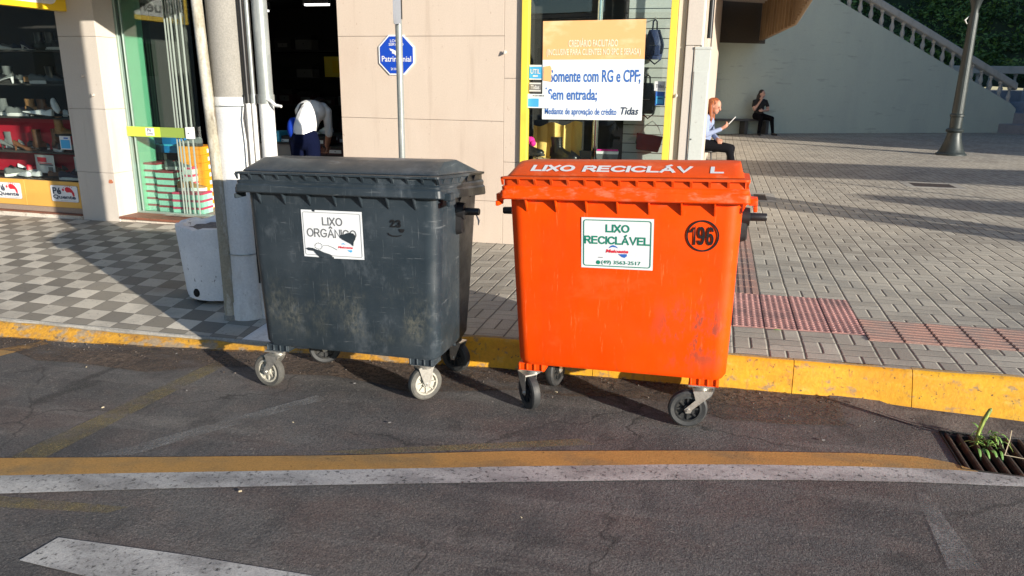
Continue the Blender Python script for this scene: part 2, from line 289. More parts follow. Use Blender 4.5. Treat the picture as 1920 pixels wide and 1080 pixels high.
    D['navytrousers'] = pmat('navy_trouser_cloth', (.003, .005, .020), .95, spec=.08, bump=[(14, .5, .015)])
    D['bluevest'] = pmat('royal_blue_cloth', (.006, .03, .26), .9, spec=.1)
    D['eye'] = pmat('eye', (.02, .015, .012), .3)
    D['lips'] = pmat('lips', (.45, .12, .10), .5)
    D['shoeblack'] = pmat('black_leather', (.012, .012, .013), .3, fine=(.3, 30))
    D['shoewhite'] = pmat('white_leather', (.68, .70, .71), .45)
    D['shoebrown'] = pmat('brown_leather', (.13, .055, .025), .45, fine=(.2, 30))
    D['shoetan'] = pmat('tan_leather', (.36, .18, .065), .5, fine=(.15, 30))
    D['shoenavy'] = pmat('navy_canvas', (.012, .016, .04), .7)
    D['shoegrey'] = pmat('grey_suede', (.11, .12, .12), .8)
    D['shoered'] = pmat('red_leather', (.48, .01, .03), .45)
    D['sole'] = pmat('dark_rubber_sole', (.02, .019, .018), .7)
    D['solewhite'] = pmat('white_rubber_sole', (.62, .62, .60), .6)
    D['bagblue'] = pmat('navy_bag_fabric', (.02, .035, .10), .5, bump=[(30, .5, .01)])
    D['bagblack'] = pmat('glossy_black_bag', (.012, .012, .013), .22, bump=[(14, .6, .02)])
    D['tyre'] = pmat('grey_rubber_tyre', (.075, .072, .064), .8, layers=[((.16, .15, .125), 14, .45, .7, .6)], fine=(.15, 60))
    D['tyreblack'] = pmat('black_rubber_tyre', (.028, .029, .030), .6, layers=[((.075, .07, .062), 12, .5, .7, .6)], fine=(.15, 60))
    D['hubwhite'] = pmat('off_white_wheel_hub', (.40, .38, .32), .6, layers=[((.25, .22, .17), 26, .5, .68, .7)])
    D['hubblack'] = pmat('black_wheel_hub', (.022, .023, .024), .45, layers=[((.075, .07, .06), 20, .5, .7, .6)])
    D['roof'] = pmat('town_wall_render', (.34, .30, .26), .9, fine=(.08, 3))
    D['winblack'] = pmat('distant_window', (.03, .035, .04), .2)
    # the two bin plastics: scuffed and dusty
    t = NT('charcoal_bin_plastic')
    sc = t.ramp(t.noise((90, 90, 5), 4, .7), .61, .70); sc2 = t.ramp(t.noise((6, 6, 70), 5, .7, rot=(0, .5, 0)), .60, .70)
    sp = t.n('SeparateXYZ'); t.l(t.co(), sp.inputs[0])
    low = t.ramp(sp.outputs[2], .78, .42); low2 = t.ramp(sp.outputs[2], .30, .46)
    dust = t.M('MULTIPLY', t.M('MULTIPLY', low, low2), t.M('MULTIPLY', t.ramp(t.noise((4.2, 4.2, 3.2), 4, .6), .44, .66), t.ramp(t.noise((52, 52, 26), 5, .8), .36, .68)))
    col = t.mix(t.ramp(t.noise(2.3, 5), .35, .7), (.017, .026, .034), (.032, .043, .053))
    col = t.mix(t.M('MULTIPLY', t.ramp(t.noise((7, 7, 5), 5, .7, loc=(3, 3, 1)), .52, .70), .45), col, (.085, .10, .115))
    col = t.mix(t.M('MULTIPLY', dust, .5), col, (.17, .165, .125))
    col = t.mix(t.M('MULTIPLY', sc, .42), col, (.15, .165, .175)); col = t.mix(t.M('MULTIPLY', sc2, .4), col, (.17, .185, .195))
    t.l(col, t.b.inputs['Base Color']); t.l(t.ramp(t.noise(8, 4),   .3, .7, .28, .46), t.b.inputs['Roughness'])
    b = t.bump(t.noise(3, 3), .25, .012); b = t.bump(t.noise(140, 3), .12, .002, b); t.l(b, t.b.inputs['Normal']); D['dbin'] = t.m
    t = NT('orange_bin_plastic')
    sp = t.n('SeparateXYZ'); t.l(t.co(), sp.inputs[0])
    col = t.mix(t.ramp(t.noise(1.6, 4), .35, .7), (.77, .060, .001), (.85, .076, .001))
    col = t.mix(t.M('MULTIPLY', t.ramp(t.noise((13, 13, .9), 5, .65, loc=(1, 6, 2)), .50, .72), .45), col, (.62, .05, .002))
    col = t.mix(t.M('MULTIPLY', t.ramp(t.noise((2.2, 2.2, 3.5), 5, .7, loc=(6, 1, 9)), .55, .72), .2), col, (.72, .17, .05))
    sc = t.ramp(t.noise((60, 60, 6), 5, .7), .60, .70)
    gx = t.ramp(t.M('ABSOLUTE', t.M('SUBTRACT', sp.outputs[0], .37)), .26, .03); gz = t.ramp(t.M('ABSOLUTE', t.M('SUBTRACT', sp.outputs[2], .50)), .24, .03)
    g = t.M('MULTIPLY', t.M('MULTIPLY', gx, gz), t.ramp(t.noise((11, 11, 4.5), 5, .7, loc=(2, 0, 4)), .46, .60))
    col = t.mix(t.M('MULTIPLY', g, .9), col, (.13, .06, .05))
    col = t.mix(t.M('MULTIPLY', t.ramp(t.noise((20, 20, 5), 5, .75, loc=(7, 1, 1)), .56, .70), .40), col, (.46, .07, .012))
    col = t.mix(t.M('MULTIPLY', sc, .28), col, (.86, .26, .09))
    col = t.mix(t.M('MULTIPLY', t.M('MULTIPLY', t.ramp(sp.outputs[2], 1.12, 1.2), t.ramp(t.noise((10, 10, 30), 4, .7), .5, .68)), .4), col, (.62, .27, .17))
    t.l(col, t.b.inputs['Base Color']); t.l(t.ramp(t.noise(8, 4), .3, .7, .36, .52), t.b.inputs['Roughness'])
    t.b.inputs['Specular IOR Level'].default_value = .22
    b = t.bump(t.noise(3, 3), .2, .012); b = t.bump(t.noise(140, 3), .1, .002, b); t.l(b, t.b.inputs['Normal']); D['obin'] = t.m
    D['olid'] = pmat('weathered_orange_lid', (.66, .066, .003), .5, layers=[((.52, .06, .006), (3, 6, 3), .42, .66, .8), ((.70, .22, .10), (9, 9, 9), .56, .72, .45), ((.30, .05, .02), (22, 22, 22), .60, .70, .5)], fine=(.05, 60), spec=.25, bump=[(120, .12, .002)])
build_mats()

# ---------------------------------------------------------------- mesh helpers
class MB:
    def __init__(s): s.bm = bmesh.new(); s.mats = []; s.mi = 0
    def mat(s, m):
        m = MT[m] if isinstance(m, str) else m
        if m not in s.mats: s.mats.append(m)
        s.mi = s.mats.index(m); return s
    def face(s, vs):
        try: f = s.bm.faces.new(vs); f.material_index = s.mi; return f
        except ValueError: return None
    def quad(s, *p): return s.face([s.bm.verts.new(q) for q in p])
    def box(s, c, d, rz=0, rx=0, ry=0, m=None):
        R = Matrix.Translation(c) @ Matrix.Rotation(rz, 4, 'Z') @ Matrix.Rotation(ry, 4, 'Y') @ Matrix.Rotation(rx, 4, 'X')
        v = [s.bm.verts.new(R @ Vector((x*d[0]/2, y*d[1]/2, z*d[2]/2))) for x in (-1, 1) for y in (-1, 1) for z in (-1, 1)]
        for q in ((0, 1, 3, 2), (4, 6, 7, 5), (0, 4, 5, 1), (2, 3, 7, 6), (0, 2, 6, 4), (1, 5, 7, 3)): s.face([v[i] for i in q])
        return s
    def bx(s, x0, x1, y0, y1, z0, z1): return s.box(((x0+x1)/2, (y0+y1)/2, (z0+z1)/2), (abs(x1-x0), abs(y1-y0), abs(z1-z0)))
    def loft(s, rings, closed=True, cap0=True, cap1=True):
        R = [[s.bm.verts.new(p) for p in r] for r in rings]; n = len(R[0])
        for a, b in zip(R, R[1:]):
            for i in range(n if closed else n-1):
                j = (i+1) % n; s.face([a[i], a[j], b[j], b[i]])
        if cap0: s.face(R[0][::-1])
        if cap1: s.face(R[-1])
        return s
    def tube(s, pts, r, n=10, cap=True):
        pts = [Vector(p) for p in pts]; rs = r if isinstance(r, (list, tuple)) else [r]*len(pts); rings = []; pu = None
        for i, p in enumerate(pts):
            d = (pts[min(i+1, len(pts)-1)]-pts[max(i-1, 0)]).normalized()
            if pu is None: pu = d.orthogonal().normalized()
            u = (pu - d*pu.dot(d)).normalized(); pu = u; v = d.cross(u)
            rings.append([p+(u*cos(2*pi*k/n)+v*sin(2*pi*k/n))*rs[i] for k in range(n)])
        return s.loft(rings, True, cap, cap)
    def lathe(s, prof, n=24, c=(0, 0, 0), M=None, cap=True):
        M = M or Matrix(); c = Vector(c)
        return s.loft([[c + M @ Vector((r*cos(2*pi*k/n), r*sin(2*pi*k/n), z)) for k in range(n)] for r, z in prof], True, cap, cap)
    def prism(s, poly, f, d):
        """poly of 2D points, f maps (u, v, w) to 3D, extruded w = 0..d"""
        return s.loft([[f(u, v, 0) for u, v in poly], [f(u, v, d) for u, v in poly]])
    def ell(s, c, r, n=12, M=None):
        prof = [(sin(pi*k/n), -cos(pi*k/n)) for k in range(1, n)]
        M = M or Matrix(); D = Matrix.Diagonal((*r, 1))
        return s.lathe(prof, n*2, c, M @ D)
    def build(s, name, parent=None, smooth=None, bevel=0, seg=2, loc=None, rot=None, link=True, dbl=0):
        bm = s.bm
        if dbl: bmesh.ops.remove_doubles(bm, verts=bm.verts, dist=dbl)
        bmesh.ops.recalc_face_normals(bm, faces=bm.faces)
        if bevel:
            ed = [e for e in bm.edges if len(e.link_faces) == 2 and e.calc_face_angle(0) > .5]
            if ed: bmesh.ops.bevel(bm, geom=ed, offset=bevel, segments=seg, profile=.6, affect='EDGES', clamp_overlap=True)
        me = bpy.data.meshes.new(name); bm.to_mesh(me); bm.free()
        for m in s.mats: me.materials.append(m)
        if smooth is not None:
            me.shade_smooth(); me.set_sharp_from_angle(angle=radians(smooth))
        o = bpy.data.objects.new(name, me)
        if link: COL.objects.link(o)
        if parent is not None: o.parent = parent
        if loc is not None: o.location = loc
        if rot is not None: o.rotation_euler = rot
        return o

def tag(o, label=None, cat=None, group=None, kind=None):
    if label: o['label'] = label
    if cat: o['category'] = cat
    if group: o['group'] = group
    if kind: o['kind'] = kind
    return o
def thing(name, label, cat, loc=(0, 0, 0), rot=(0, 0, 0), group=None):
    o = bpy.data.objects.new(name, None); COL.objects.link(o); o.location = loc; o.rotation_euler = rot; o.empty_display_size = .1
    return tag(o, label, cat, group)
def struct(o): o['kind'] = 'structure'; return o
def mbx(m): return MB().mat(m)
def copy_tree(o, parent=None):
    c = o.copy(); COL.objects.link(c); c.parent = parent
    for ch in [q for q in bpy.data.objects if q.parent == o]: copy_tree(ch, c)
    return c
def rrect(x0, x1, y0, y1, r, n=4):
    P = []
    for cx, cy, a in ((x1-r, y0+r, -pi/2), (x1-r, y1-r, 0), (x0+r, y1-r, pi/2), (x0+r, y0+r, pi)):
        for k in range(n+1): P.append((cx+r*cos(a+k*pi/2/n), cy+r*sin(a+k*pi/2/n)))
    return P

FRONT = Matrix(((1, 0, 0, 0), (0, 0, -1, 0), (0, 1, 0, 0), (0, 0, 0, 1)))     # text x->X, y->Z, facing -Y
def _arc(cx, cy, rx, ry, a0, a1, n=14): return [(cx+rx*cos(radians(a0+(a1-a0)*k/n)), cy+ry*sin(radians(a0+(a1-a0)*k/n))) for k in range(n+1)]
_9 = [_arc(.26, .70, .26, .30, 0, 360, 20), [(.52, .70), (.525, .5), (.49, .24), (.40, .06), (.26, 0), (.12, .04), (.03, .17)]]
GL = {'L': (.50, [[(0, 1), (0, 0), (.5, 0)]]), 'I': (0, [[(0, 1), (0, 0)]]), 'X': (.62, [[(0, 0), (.62, 1)], [(0, 1), (.62, 0)]]), 'O': (.76, [_arc(.38, .5, .38, .5, 0, 360, 24)]),
      'R': (.62, [[(0, 0), (0, 1), (.34, 1)]+_arc(.34, .74, .24, .26, 90, -90, 10)+[(0, .48)], [(.33, .48), (.62, 0)]]), 'E': (.54, [[(.53, 1), (0, 1), (0, 0), (.54, 0)], [(0, .52), (.48, .52)]]),
      'C': (.68, [_arc(.38, .5, .38, .5, 42, 318, 20)]), 'A': (.70, [[(0, 0), (.35, 1), (.70, 0)], [(.12, .33), (.58, .33)]]), 'V': (.68, [[(0, 1), (.34, 0), (.68, 1)]]),
      'G': (.74, [_arc(.38, .5, .38, .5, 42, 325, 20)+[(.72, .45), (.42, .45)]]), 'N': (.60, [[(0, 0), (0, 1), (.60, 0), (.60, 1)]]),
      '1': (.40, [[(0, .74), (.40, 1), (.40, 0)]]), '9': (.52, _9), '6': (.52, [[(.52-x, 1-y) for x, y in l] for l in _9]), '2': (.52, [[(.02, .75)]+_arc(.26, .74, .24, .26, 165, -20, 10)+[(.0, 0), (.52, 0)]]), '3': (.5, [_arc(.24, .74, .24, .26, 160, -80, 10)+_arc(.24, .25, .26, .26, 80, -160, 12)])}
GL['Á'] = (.70, GL['A'][1]+[[(.30, 1.14), (.46, 1.30)]]); GL['Â'] = (.70, GL['A'][1]+[[(.19, 1.22), (.35, 1.38), (.51, 1.22)]])
def strokes(mb, body, M, wd, cap, t, gap=.20, z=.0012):
    """plain sans capitals drawn as flat strokes t wide; wd x cap over all, centred"""
    n_ = sum(GL[c][0] for c in body)+gap*(len(body)-1); sx, sy = (wd-t)/n_, cap-t; x = 0
    for ci, ch in enumerate(body):
        for li, L in enumerate(GL[ch][1]):
            P = [Vector(((x+u)*sx-(wd-t)/2, v*sy-sy/2)) for u, v in L]; cl = (P[0]-P[-1]).length < 1e-6
            if cl: P = P[:-1]
            n = len(P); A, B_ = [], []
            for i in range(n):
                p0 = P[i-1] if (i or cl) else None; p1 = P[(i+1) % n] if (i < n-1 or cl) else None
                d0 = (P[i]-p0).normalized() if p0 is not None else None; d1 = (p1-P[i]).normalized() if p1 is not None else None
                d0 = d0 or d1; d1 = d1 or d0; q = P[i].copy()
                if p0 is None: q -= d1*t*.5
                if p1 is None: q += d0*t*.5
                dm = (d0+d1).normalized(); nr = Vector((-dm.y, dm.x)); k = t/2/max(.62, nr.dot(Vector((-d0.y, d0.x))))
                zz = z+.0002*(li % 2)
                A.append(mb.bm.verts.new(M @ Vector((*(q+nr*k), zz)))); B_.append(mb.bm.verts.new(M @ Vector((*(q-nr*k), zz))))
            for i in range(n if cl else n-1): j = (i+1) % n; mb.face([A[i], B_[i], B_[j], A[j]])
        x += GL[ch][0]+gap
    return mb
def text_into(mb, body, M, wd, ht, bold=0., shear=0., ext=.0012, keep=False, align=.5):
    """letters as thin raised meshes; fitted to wd x ht, centred at M's origin, in M's XY plane"""
    cu = bpy.data.curves.new('t', 'FONT'); cu.body = body; cu.size = 1; cu.offset = bold; cu.shear = shear; cu.resolution_u = 3
    o = bpy.data.objects.new('t', cu); COL.objects.link(o)
    dg = bpy.context.evaluated_depsgraph_get(); me = o.evaluated_get(dg).to_mesh()
    xs = [v.co.x for v in me.vertices]; ys = [v.co.y for v in me.vertices]
    x0, x1, y0, y1 = min(xs), max(xs), min(ys), max(ys); sy = ht/(y1-y0); sx = wd/(x1-x0) if wd else sy
    vs = [mb.bm.verts.new(M @ Vector(((v.co.x-x0-(x1-x0)*align)*sx, (v.co.y-(y0+y1)/2)*sy, ext))) for v in me.vertices]
    for p in me.polygons: mb.face([vs[i] for i in p.vertices])
    o.evaluated_get(dg).to_mesh_clear(); bpy.data.objects.remove(o); bpy.data.curves.remove(cu)
    return mb
def ring2d(mb, P, t, M, z=.001):
    """closed outline P (2D) as a flat band t wide"""
    n = len(P); c = Vector((sum(p[0] for p in P)/n, sum(p[1] for p in P)/n)); out = [Vector(p) for p in P]; inn = []
    for i in range(n):
        a, b, d = out[i-1], out[i], out[(i+1) % n]; e = (d-a).normalized(); nr = Vector((-e.y, e.x)); inn.append(b+nr*t)
    A = [mb.bm.verts.new(M @ Vector((p.x, p.y, z))) for p in out]; B = [mb.bm.verts.new(M @ Vector((p.x, p.y, z))) for p in inn]
    for i in range(n): j = (i+1) % n; mb.face([A[i], A[j], B[j], B[i]])
    return mb
def flat(mb, P, M, z=.001): return mb.face([mb.bm.verts.new(M @ Vector((x, y, z))) for x, y in P])

# ---------------------------------------------------------------- ground heights
def clamp(v, a, b): return min(max(v, a), b)
def zr(x): return .028*(clamp(x, -6, 5)+.44)
def zf(x): return .116+.012*(clamp(x, -10, 1)+8)
def zk(x):
    t = clamp((x+2.6)/1.1, 0, 1); return -.02*(1-t)+(zr(x)+.18)*t
def zp(x, y):
    t = clamp((y-4.2)/2.6, 0, 1); return zk(x)*(1-t)+zf(x)*t
KP = [(-30, 4.0), (-5.2, 4.02), (-3.6, 4.10), (-2.7, 4.16), (-1.5, 4.235), (1.0, 4.245), (1.66, 4.23), (4, 4.2), (30, 4.2)]
def yk(x):
    for (a, b), (c, d) in zip(KP, KP[1:]):
        if x <= c: return b+(d-b)*(x-a)/(c-a)
    return 4.2
# ================================================================ ground, road, kerb, pavements
FY = 6.85
def frange(a, b, st):
    n = max(1, int(round((b-a)/st))); return [a+(b-a)*i/n for i in range(n+1)]
m = mbx('earth'); m.quad((-900, -900, -.5), (900, -900, -.5), (900, 900, -.5), (-900, 900, -.5)); struct(m.build('ground'))
GX0, GX1, GY0, GY1 = 1.19, 2.25, 3.47, 3.865                                   # the drain opening
xs = frange(-30, -6, 4)+frange(-6, GX0, .25)[1:]+[GX1]+frange(GX1, 6, .5)[1:]+frange(6, 40, 6)[1:]
m = mbx('asphalt')
def vrow(fn): return [m.bm.verts.new(fn(x)) for x in xs]
ys = [-14, -8, -4, 0, 1, 2, 3, GY0, GY1]
rows = [vrow(lambda x, y=y: (x, y, zr(x))) for y in ys]+[vrow(lambda x: (x, max(yk(x)+.02, GY1+.02), zr(x)))]
for j in range(len(rows)-1):
    for i in range(len(xs)-1):
        if abs(ys[min(j, len(ys)-1)]-GY0) < 1e-6 and j == 7 and GX0-1e-6 <= xs[i] and xs[i+1] <= GX1+1e-6: continue
        m.face([rows[j][i], rows[j][i+1], rows[j+1][i+1], rows[j+1][i]])
struct(m.build('road'))
def sheet(name, P, mat, dz=.004, fine=.12, kind='structure'):
    """flat marking on the road: polygon made of two rails"""
    A, B = P; m = mbx(mat)
    def dens(L):
        o = []
        for (a, b), (c, d) in zip(L, L[1:]):
            n = 6
            for k in range(n): o.append((a+(c-a)*k/n, b+(d-b)*k/n))
        return o+[L[-1]]
    A, B = dens(A), dens(B)
    va = [m.bm.verts.new((x, y, zr(x)+dz)) for x, y in A]; vb = [m.bm.verts.new((x, y, zr(x)+dz)) for x, y in B]
    for i in range(len(A)-1): m.face([va[i], va[i+1], vb[i+1], vb[i]])
    o = m.build(name); o['kind'] = kind; return o
ytop = [(-6.5, 1.62), (-3.238, 2.494), (-2.429, 2.704), (-1.629, 2.916), (-.84, 3.153), (.008, 3.366), (.767, 3.524), (1.026, 3.554), (1.165, 3.525), (1.255, 3.463)]
ybot = [(-6.3, 1.48), (-3.082, 2.359), (-2.324, 2.575), (-1.562, 2.789), (-.8, 3.007), (-.083, 3.203), (.275, 3.289), (.745, 3.386), (1.091, 3.445), (1.25, 3.460)]
wtop = ybot[:-1]+[(1.25, 3.460), (1.431, 3.452), (1.8, 3.44), (2.6, 3.36)]
wbot = [(-6.15, 1.35), (-2.936, 2.231), (-2.225, 2.453), (-1.497, 2.666), (-.763, 2.871), (-.074, 3.061), (.475, 3.194), (.925, 3.288), (1.166, 3.329), (1.22, 3.335), (1.402, 3.364), (1.8, 3.36), (2.6, 3.26)]
wtop = wtop[:9]+[(1.20, 3.457), (1.25, 3.459), (1.431, 3.452), (1.8, 3.44), (2.6, 3.36)]; wbot = wbot[:8]+[(1.166, 3.329), (1.2, 3.333), (1.22, 3.335), (1.402, 3.364), (1.8, 3.36), (2.6, 3.26)]
sheet('yellow_road_line', (ytop, ybot), 'yline'); sheet('white_road_line', (wtop, wbot), 'wline', .0042)
sheet('faded_yellow_line', ([(-3.2, 2.52), (-3.05, 3.97)], [(-3.03, 2.49), (-2.93, 3.97)]), 'fyline', .003)
sheet('faded_white_line', ([(-2.80, 2.63), (-2.12, 3.55)], [(-2.63, 2.68), (-2.03, 3.52)]), 'fwline', .003)
sheet('faded_edge_line', ([(-5.1, 3.42), (-4.56, 3.65), (-4.45, 3.93)], [(-5.2, 3.52), (-4.69, 3.76), (-4.54, 3.97)]), 'yline', .003)
sheet('faded_parking_line', ([(-1.75, 2.93), (-.55, 3.36)], [(-1.55, 2.95), (-.45, 3.32)]), 'fyline', .003)
sheet('scuffed_paint_patch', ([(.94, 3.2), (.93, 2.66)], [(.985, 3.2), (1.05, 2.68)]), 'fwline', .003)
sheet('zebra_bar', ([(-2.401, 2.024), (-1.83, 2.05), (-1.0, 2.06)], [(-2.423, 1.866), (-1.9, 1.84), (-1.2, 1.86)]), 'wline', .004)
sheet('zebra_bar', ([(-2.9, 1.55), (-2.0, 1.45)], [(-2.9, 1.4), (-2.0, 1.3)]), 'wline', .004)
sheet('faded_cross_line', ([(-3.1, 2.2), (-2.3, 2.28)], [(-3.0, 2.12), (-2.35, 2.22)]), 'fyline', .003)
A = [(x, yk(x)-.40-.08*sin(x*3)-.05*sin(x*7)) for x in frange(-6, .76, .3)]; B = [(x, yk(x)-.012) for x, _ in A]
sheet('gutter_dirt', (A, B), 'dirt', .006, kind='stuff')
# concrete gutter round the drain
m = mbx('gutter')
X = frange(.72, 3.2, .12)
va = [m.bm.verts.new((x, max(3.885, yk(x)-.07-max(0, x-.72)*.7), zr(x)+.003)) for x in X]; vb = [m.bm.verts.new((x, yk(x)-.04 if x < 1 else yk(x)-.16, zr(x)+.012)) for x in X]
for i in range(len(X)-1): m.face([va[i], va[i+1], vb[i+1], vb[i]])
struct(m.build('concrete_gutter'))
# kerb
m = MB()
joints = [-30, -8, -7.1, -6.15, -5.3, -4.4, -3.5, -2.6, -1.55, -.62, .52, 1.13, 1.9, 2.9, 4, 8, 30]
for a, b in zip(joints, joints[1:]):
    X = frange(a+.002, b-.002, .12); rows = []
    for x in X:
        jz = .006*sin(x*5.1)+.004*sin(x*13)+(.010*sin(x*21)*sin(x*7) if x < -1.6 else 0); y = yk(x)+.004*sin(x*9); zt = zk(x)+jz*.5+(-.018 if x < -1.6 else 0); zb = zr(x)-.012
        sl = .045+.10*clamp((x-.8)/.9, 0, 1); sl = sl if x > -1.6 else .075
        rows.append([(x, y+.055, zt-.05), (x, y+.055, zt), (x, y+.018, zt+.001), (x, y-.004, zt-.022), (x, y-.004-sl*.5, (zt-.02+zb)/2), (x, y-.004-sl, zb)])
    V = [[m.bm.verts.new(p) for p in r] for r in rows]
    for r, q in zip(V, V[1:]):
        for k in range(5): m.mat('kerbtop' if k < 2 else ('kerbold' if a < -1.6 else 'kerb')); m.face([r[k], q[k], q[k+1], r[k+1]])
    m.mat('kerbold' if a < -1.6 else 'kerb'); m.face(V[0]); m.face(V[-1])
kb = m.build('kerb', smooth=50); struct(kb)
def pave(name, x0, x1, y1, mat, dz=0, step=.25, y0=None):
    m = mbx(mat); X = frange(x0, x1, step); R = []
    for j in range(15):
        R.append([m.bm.verts.new((x, (yk(x)+.055)*(1-t)+y1*t, zp(x, (yk(x)+.055)*(1-t)+y1*t)+dz)) for x in X for t in [(j/14)**(1.6 if y1 > 20 else 1)]])
    for a, b in zip(R, R[1:]):
        for i in range(len(X)-1): m.face([a[i], a[i+1], b[i+1], b[i]])
    return m.build(name)
struct(pave('left_pavement', -30, -3.06, 7.3, 'checker', .004)); struct(pave('pavement_patch', -3.06, -2.5, 7.3, 'whitewash', .001)); struct(pave('right_pavement', -2.5, -.3, 7.0, 'pavers'))
struct(pave('plaza', -.3, 40, 60, 'pavers', 0, .5))
m = mbx('pavers'); m.quad((-6, 7.0, zf(-.3)-.001), (-.3, 7.0, zf(-.3)-.001), (-.3, 60, zf(-.3)-.001), (-6, 60, zf(-.3)-.001)); struct(m.build('plaza_back'))
# rough concrete edge under the tiles
m = mbx('concrete'); X = frange(-30, -2.3, .2); R = []
for x in X: R.append([(x, yk(x)+.05, zp(x, 4.2)+.004), (x, yk(x)+.035+.006*sin(x*17), zp(x, 4.2)-.002+.004*sin(x*23)), (x, yk(x)+.03+.012*sin(x*11), zp(x, 4.2)-.06)])
V = [[m.bm.verts.new(p) for p in r] for r in R]
for r, q in zip(V, V[1:]):
    for k in range(2): m.face([r[k], q[k], q[k+1], r[k+1]])
struct(m.build('pavement_edge'))
# tactile paving: raised domes and bars, built as real relief
m = mbx('tactile'); TS = .2
for i in range(5):
    for j in range(4):
        x0, y0 = -.01+TS*i, 4.82+TS*j; z = zp(x0+.1, y0+.1)
        m.bx(x0+.0025, x0+TS-.0025, y0+.0025, y0+TS-.0025, z-.02, z+.005)
        for a in range(5):
            for b_ in range(5):
                cx, cy = x0+.02+a*.04, y0+.02+b_*.04
                m.loft([[(cx+r*cos(q*pi/4), cy+r*sin(q*pi/4), z+h) for q in range(8)] for r, h in ((.013, .0045), (.009, .010))], cap0=False)
struct(m.build('dotted_tactile_paving'))
m = mbx('tactile2')
for i in range(16):
    for j in range(2):
        x0, y0 = .99+TS*i, 4.72+.22*j; z = zp(x0, y0); m.bx(x0+.0025, x0+TS-.0025, y0+.0025, y0+.2175, z-.02, z+.005)
        for q in range(4): m.bx(x0+.008, x0+TS-.008, y0+.016+q*.054, y0+.040+q*.054, z, z+.010)
for j in range(30):
    x0, y0 = .19, 5.62+TS*j; z = zp(x0, y0); m.bx(x0+.0025, x0+TS-.0025, y0+.0025, y0+TS-.0025, z-.02, z+.005)
    for q in range(4): m.bx(x0+.013+q*.047, x0+.034+q*.047, y0+.008, y0+TS-.008, z, z+.010)
struct(m.build('barred_tactile_paving'))

# drain grate, weed, access covers
g = thing('drain_grate', 'rusty iron storm drain grate with parallel bars set in the gutter', 'drain', ((GX0+GX1)/2, (GY0+GY1)/2, zr(1.5)))
cx, cy, cz = g.location
m = mbx('pit'); z0 = -.45
m.quad((GX0-cx-.02, GY0-cy-.02, z0), (GX1-cx+.02, GY0-cy-.02, z0), (GX1-cx+.02, GY1-cy+.02, z0), (GX0-cx-.02, GY1-cy+.02, z0))
for a, b in (((GX0, GY0), (GX1, GY0)), ((GX1, GY0), (GX1, GY1)), ((GX1, GY1), (GX0, GY1)), ((GX0, GY1), (GX0, GY0))):
    m.quad((a[0]-cx, a[1]-cy, z0), (b[0]-cx, b[1]-cy, z0), (b[0]-cx, b[1]-cy, .0), (a[0]-cx, a[1]-cy, .0))
m.build('pit', g)
tilt = .028
m = mbx('rust')
for k in range(20):
    x = GX0+.035+k*.0535; m.box((x-cx, 0, tilt*(x-cx)-.012), (.017, GY1-GY0-.01, .03))
    m.tube([(x-cx, -.195, tilt*(x-cx)+.001), (x-cx, .195, tilt*(x-cx)+.001)], .0085, 6)
m.build('bars', g, smooth=40)
m = mbx('rust')
for y in (GY0+.008, GY1-.008): m.box((0, y-cy, -.012), (GX1-GX0, .014, .028), ry=-tilt)
for x in (GX0+.008, GX1-.008): m.box((x-cx, 0, tilt*(x-cx)-.012), (.014, GY1-GY0-.03, .028))
m.build('frame', g)
wd = thing('weed', 'green weed sprouting through the drain grate with one tall stalk', 'weed', (1.37, 3.76, zr(1.4))); wd.scale = (.88, .88, .95)
def blade(m, p, d, L, wd_, droop, up_=.6, n=6):
    d = Vector(d).normalized(); s = d.cross(Vector((0, 0, 1))).normalized(); prev = None
    for k in range(n+1):
        t = k/n; q = Vector(p)+d*L*t+Vector((0, 0, up_*L*t-droop*L*t*t)); wv = wd_*sin(pi*min(t*.85+.15, 1)); c = q+Vector((0, 0, wv*.25))
        row = [m.bm.verts.new(v) for v in (q-s*wv, c, q+s*wv)]
        if prev: m.face([prev[0], prev[1], row[1], row[0]]); m.face([prev[1], prev[2], row[2], row[1]])
        prev = row
m = mbx('weed'); rr = random.Random(4)
for k in range(46):
    a = rr.uniform(0, 2*pi); r0 = rr.uniform(0, .05); m.mat('weed' if k % 4 else 'weeddark')
    blade(m, (r0*cos(a)*1.3, r0*sin(a), rr.uniform(-.02, .07)), (cos(a+rr.uniform(-.6, .6)), sin(a), 0), rr.uniform(.025, .085), rr.uniform(.0035, .009), rr.uniform(.4, 1.6), rr.uniform(.2, 1.1))
for k in range(4): blade(m, (-.07+.035*k, -.10, .02), (.3*rr.uniform(-1, 1), -.5, 0), .06, .007, 1., .3)
m.build('foliage', wd)
m = mbx('weeddark'); m.tube([(-.045, .0, -.05), (-.045, .005, .06), (-.03, .01, .13), (-.008, .01, .19), (-.002, .01, .20)], [.007, .010, .013, .011, .003], 8); m.build('stalk', wd, smooth=60)
m = mbx('straw'); m.tube([(.05, -.13, .012), (.09, -.05, .07), (.105, -.01, .10)], .0025, 5); m.tube([(.045, -.13, .014), (.2, -.16, .014), (.4, -.2, .016)], .0022, 5); m.build('dry_stems', wd)
def cover(nm, lab, x, y, sx, sy, mt):
    c = thing(nm, lab, 'access cover', (x, y, zp(x, y) if y < 7 else .2))
    m = mbx('concrete'); z = .004
    for b in ((-sx, sx, sy-.12, sy), (-sx, sx, -sy, -sy+.12), (-sx, -sx+.12, -sy+.12, sy-.12), (sx-.12, sx, -sy+.12, sy-.12)): m.bx(*b, -.03, z)
    m.build('surround', c); mbx(mt).bx(-sx+.125, sx-.125, -sy+.125, sy-.125, -.03, .002).build('lid', c)
    return c
zfl = zf(1)
for o, in ((cover('access_cover', 'dark square access cover in a pale concrete surround near the lamp post', 3.3, 13.05, .42, .36, 'rust'),), (cover('access_cover', 'small dark access cover in the paving beside the orange bin', .62, 10.75, .2, .42, 'rust'),)): o.location.z = zfl
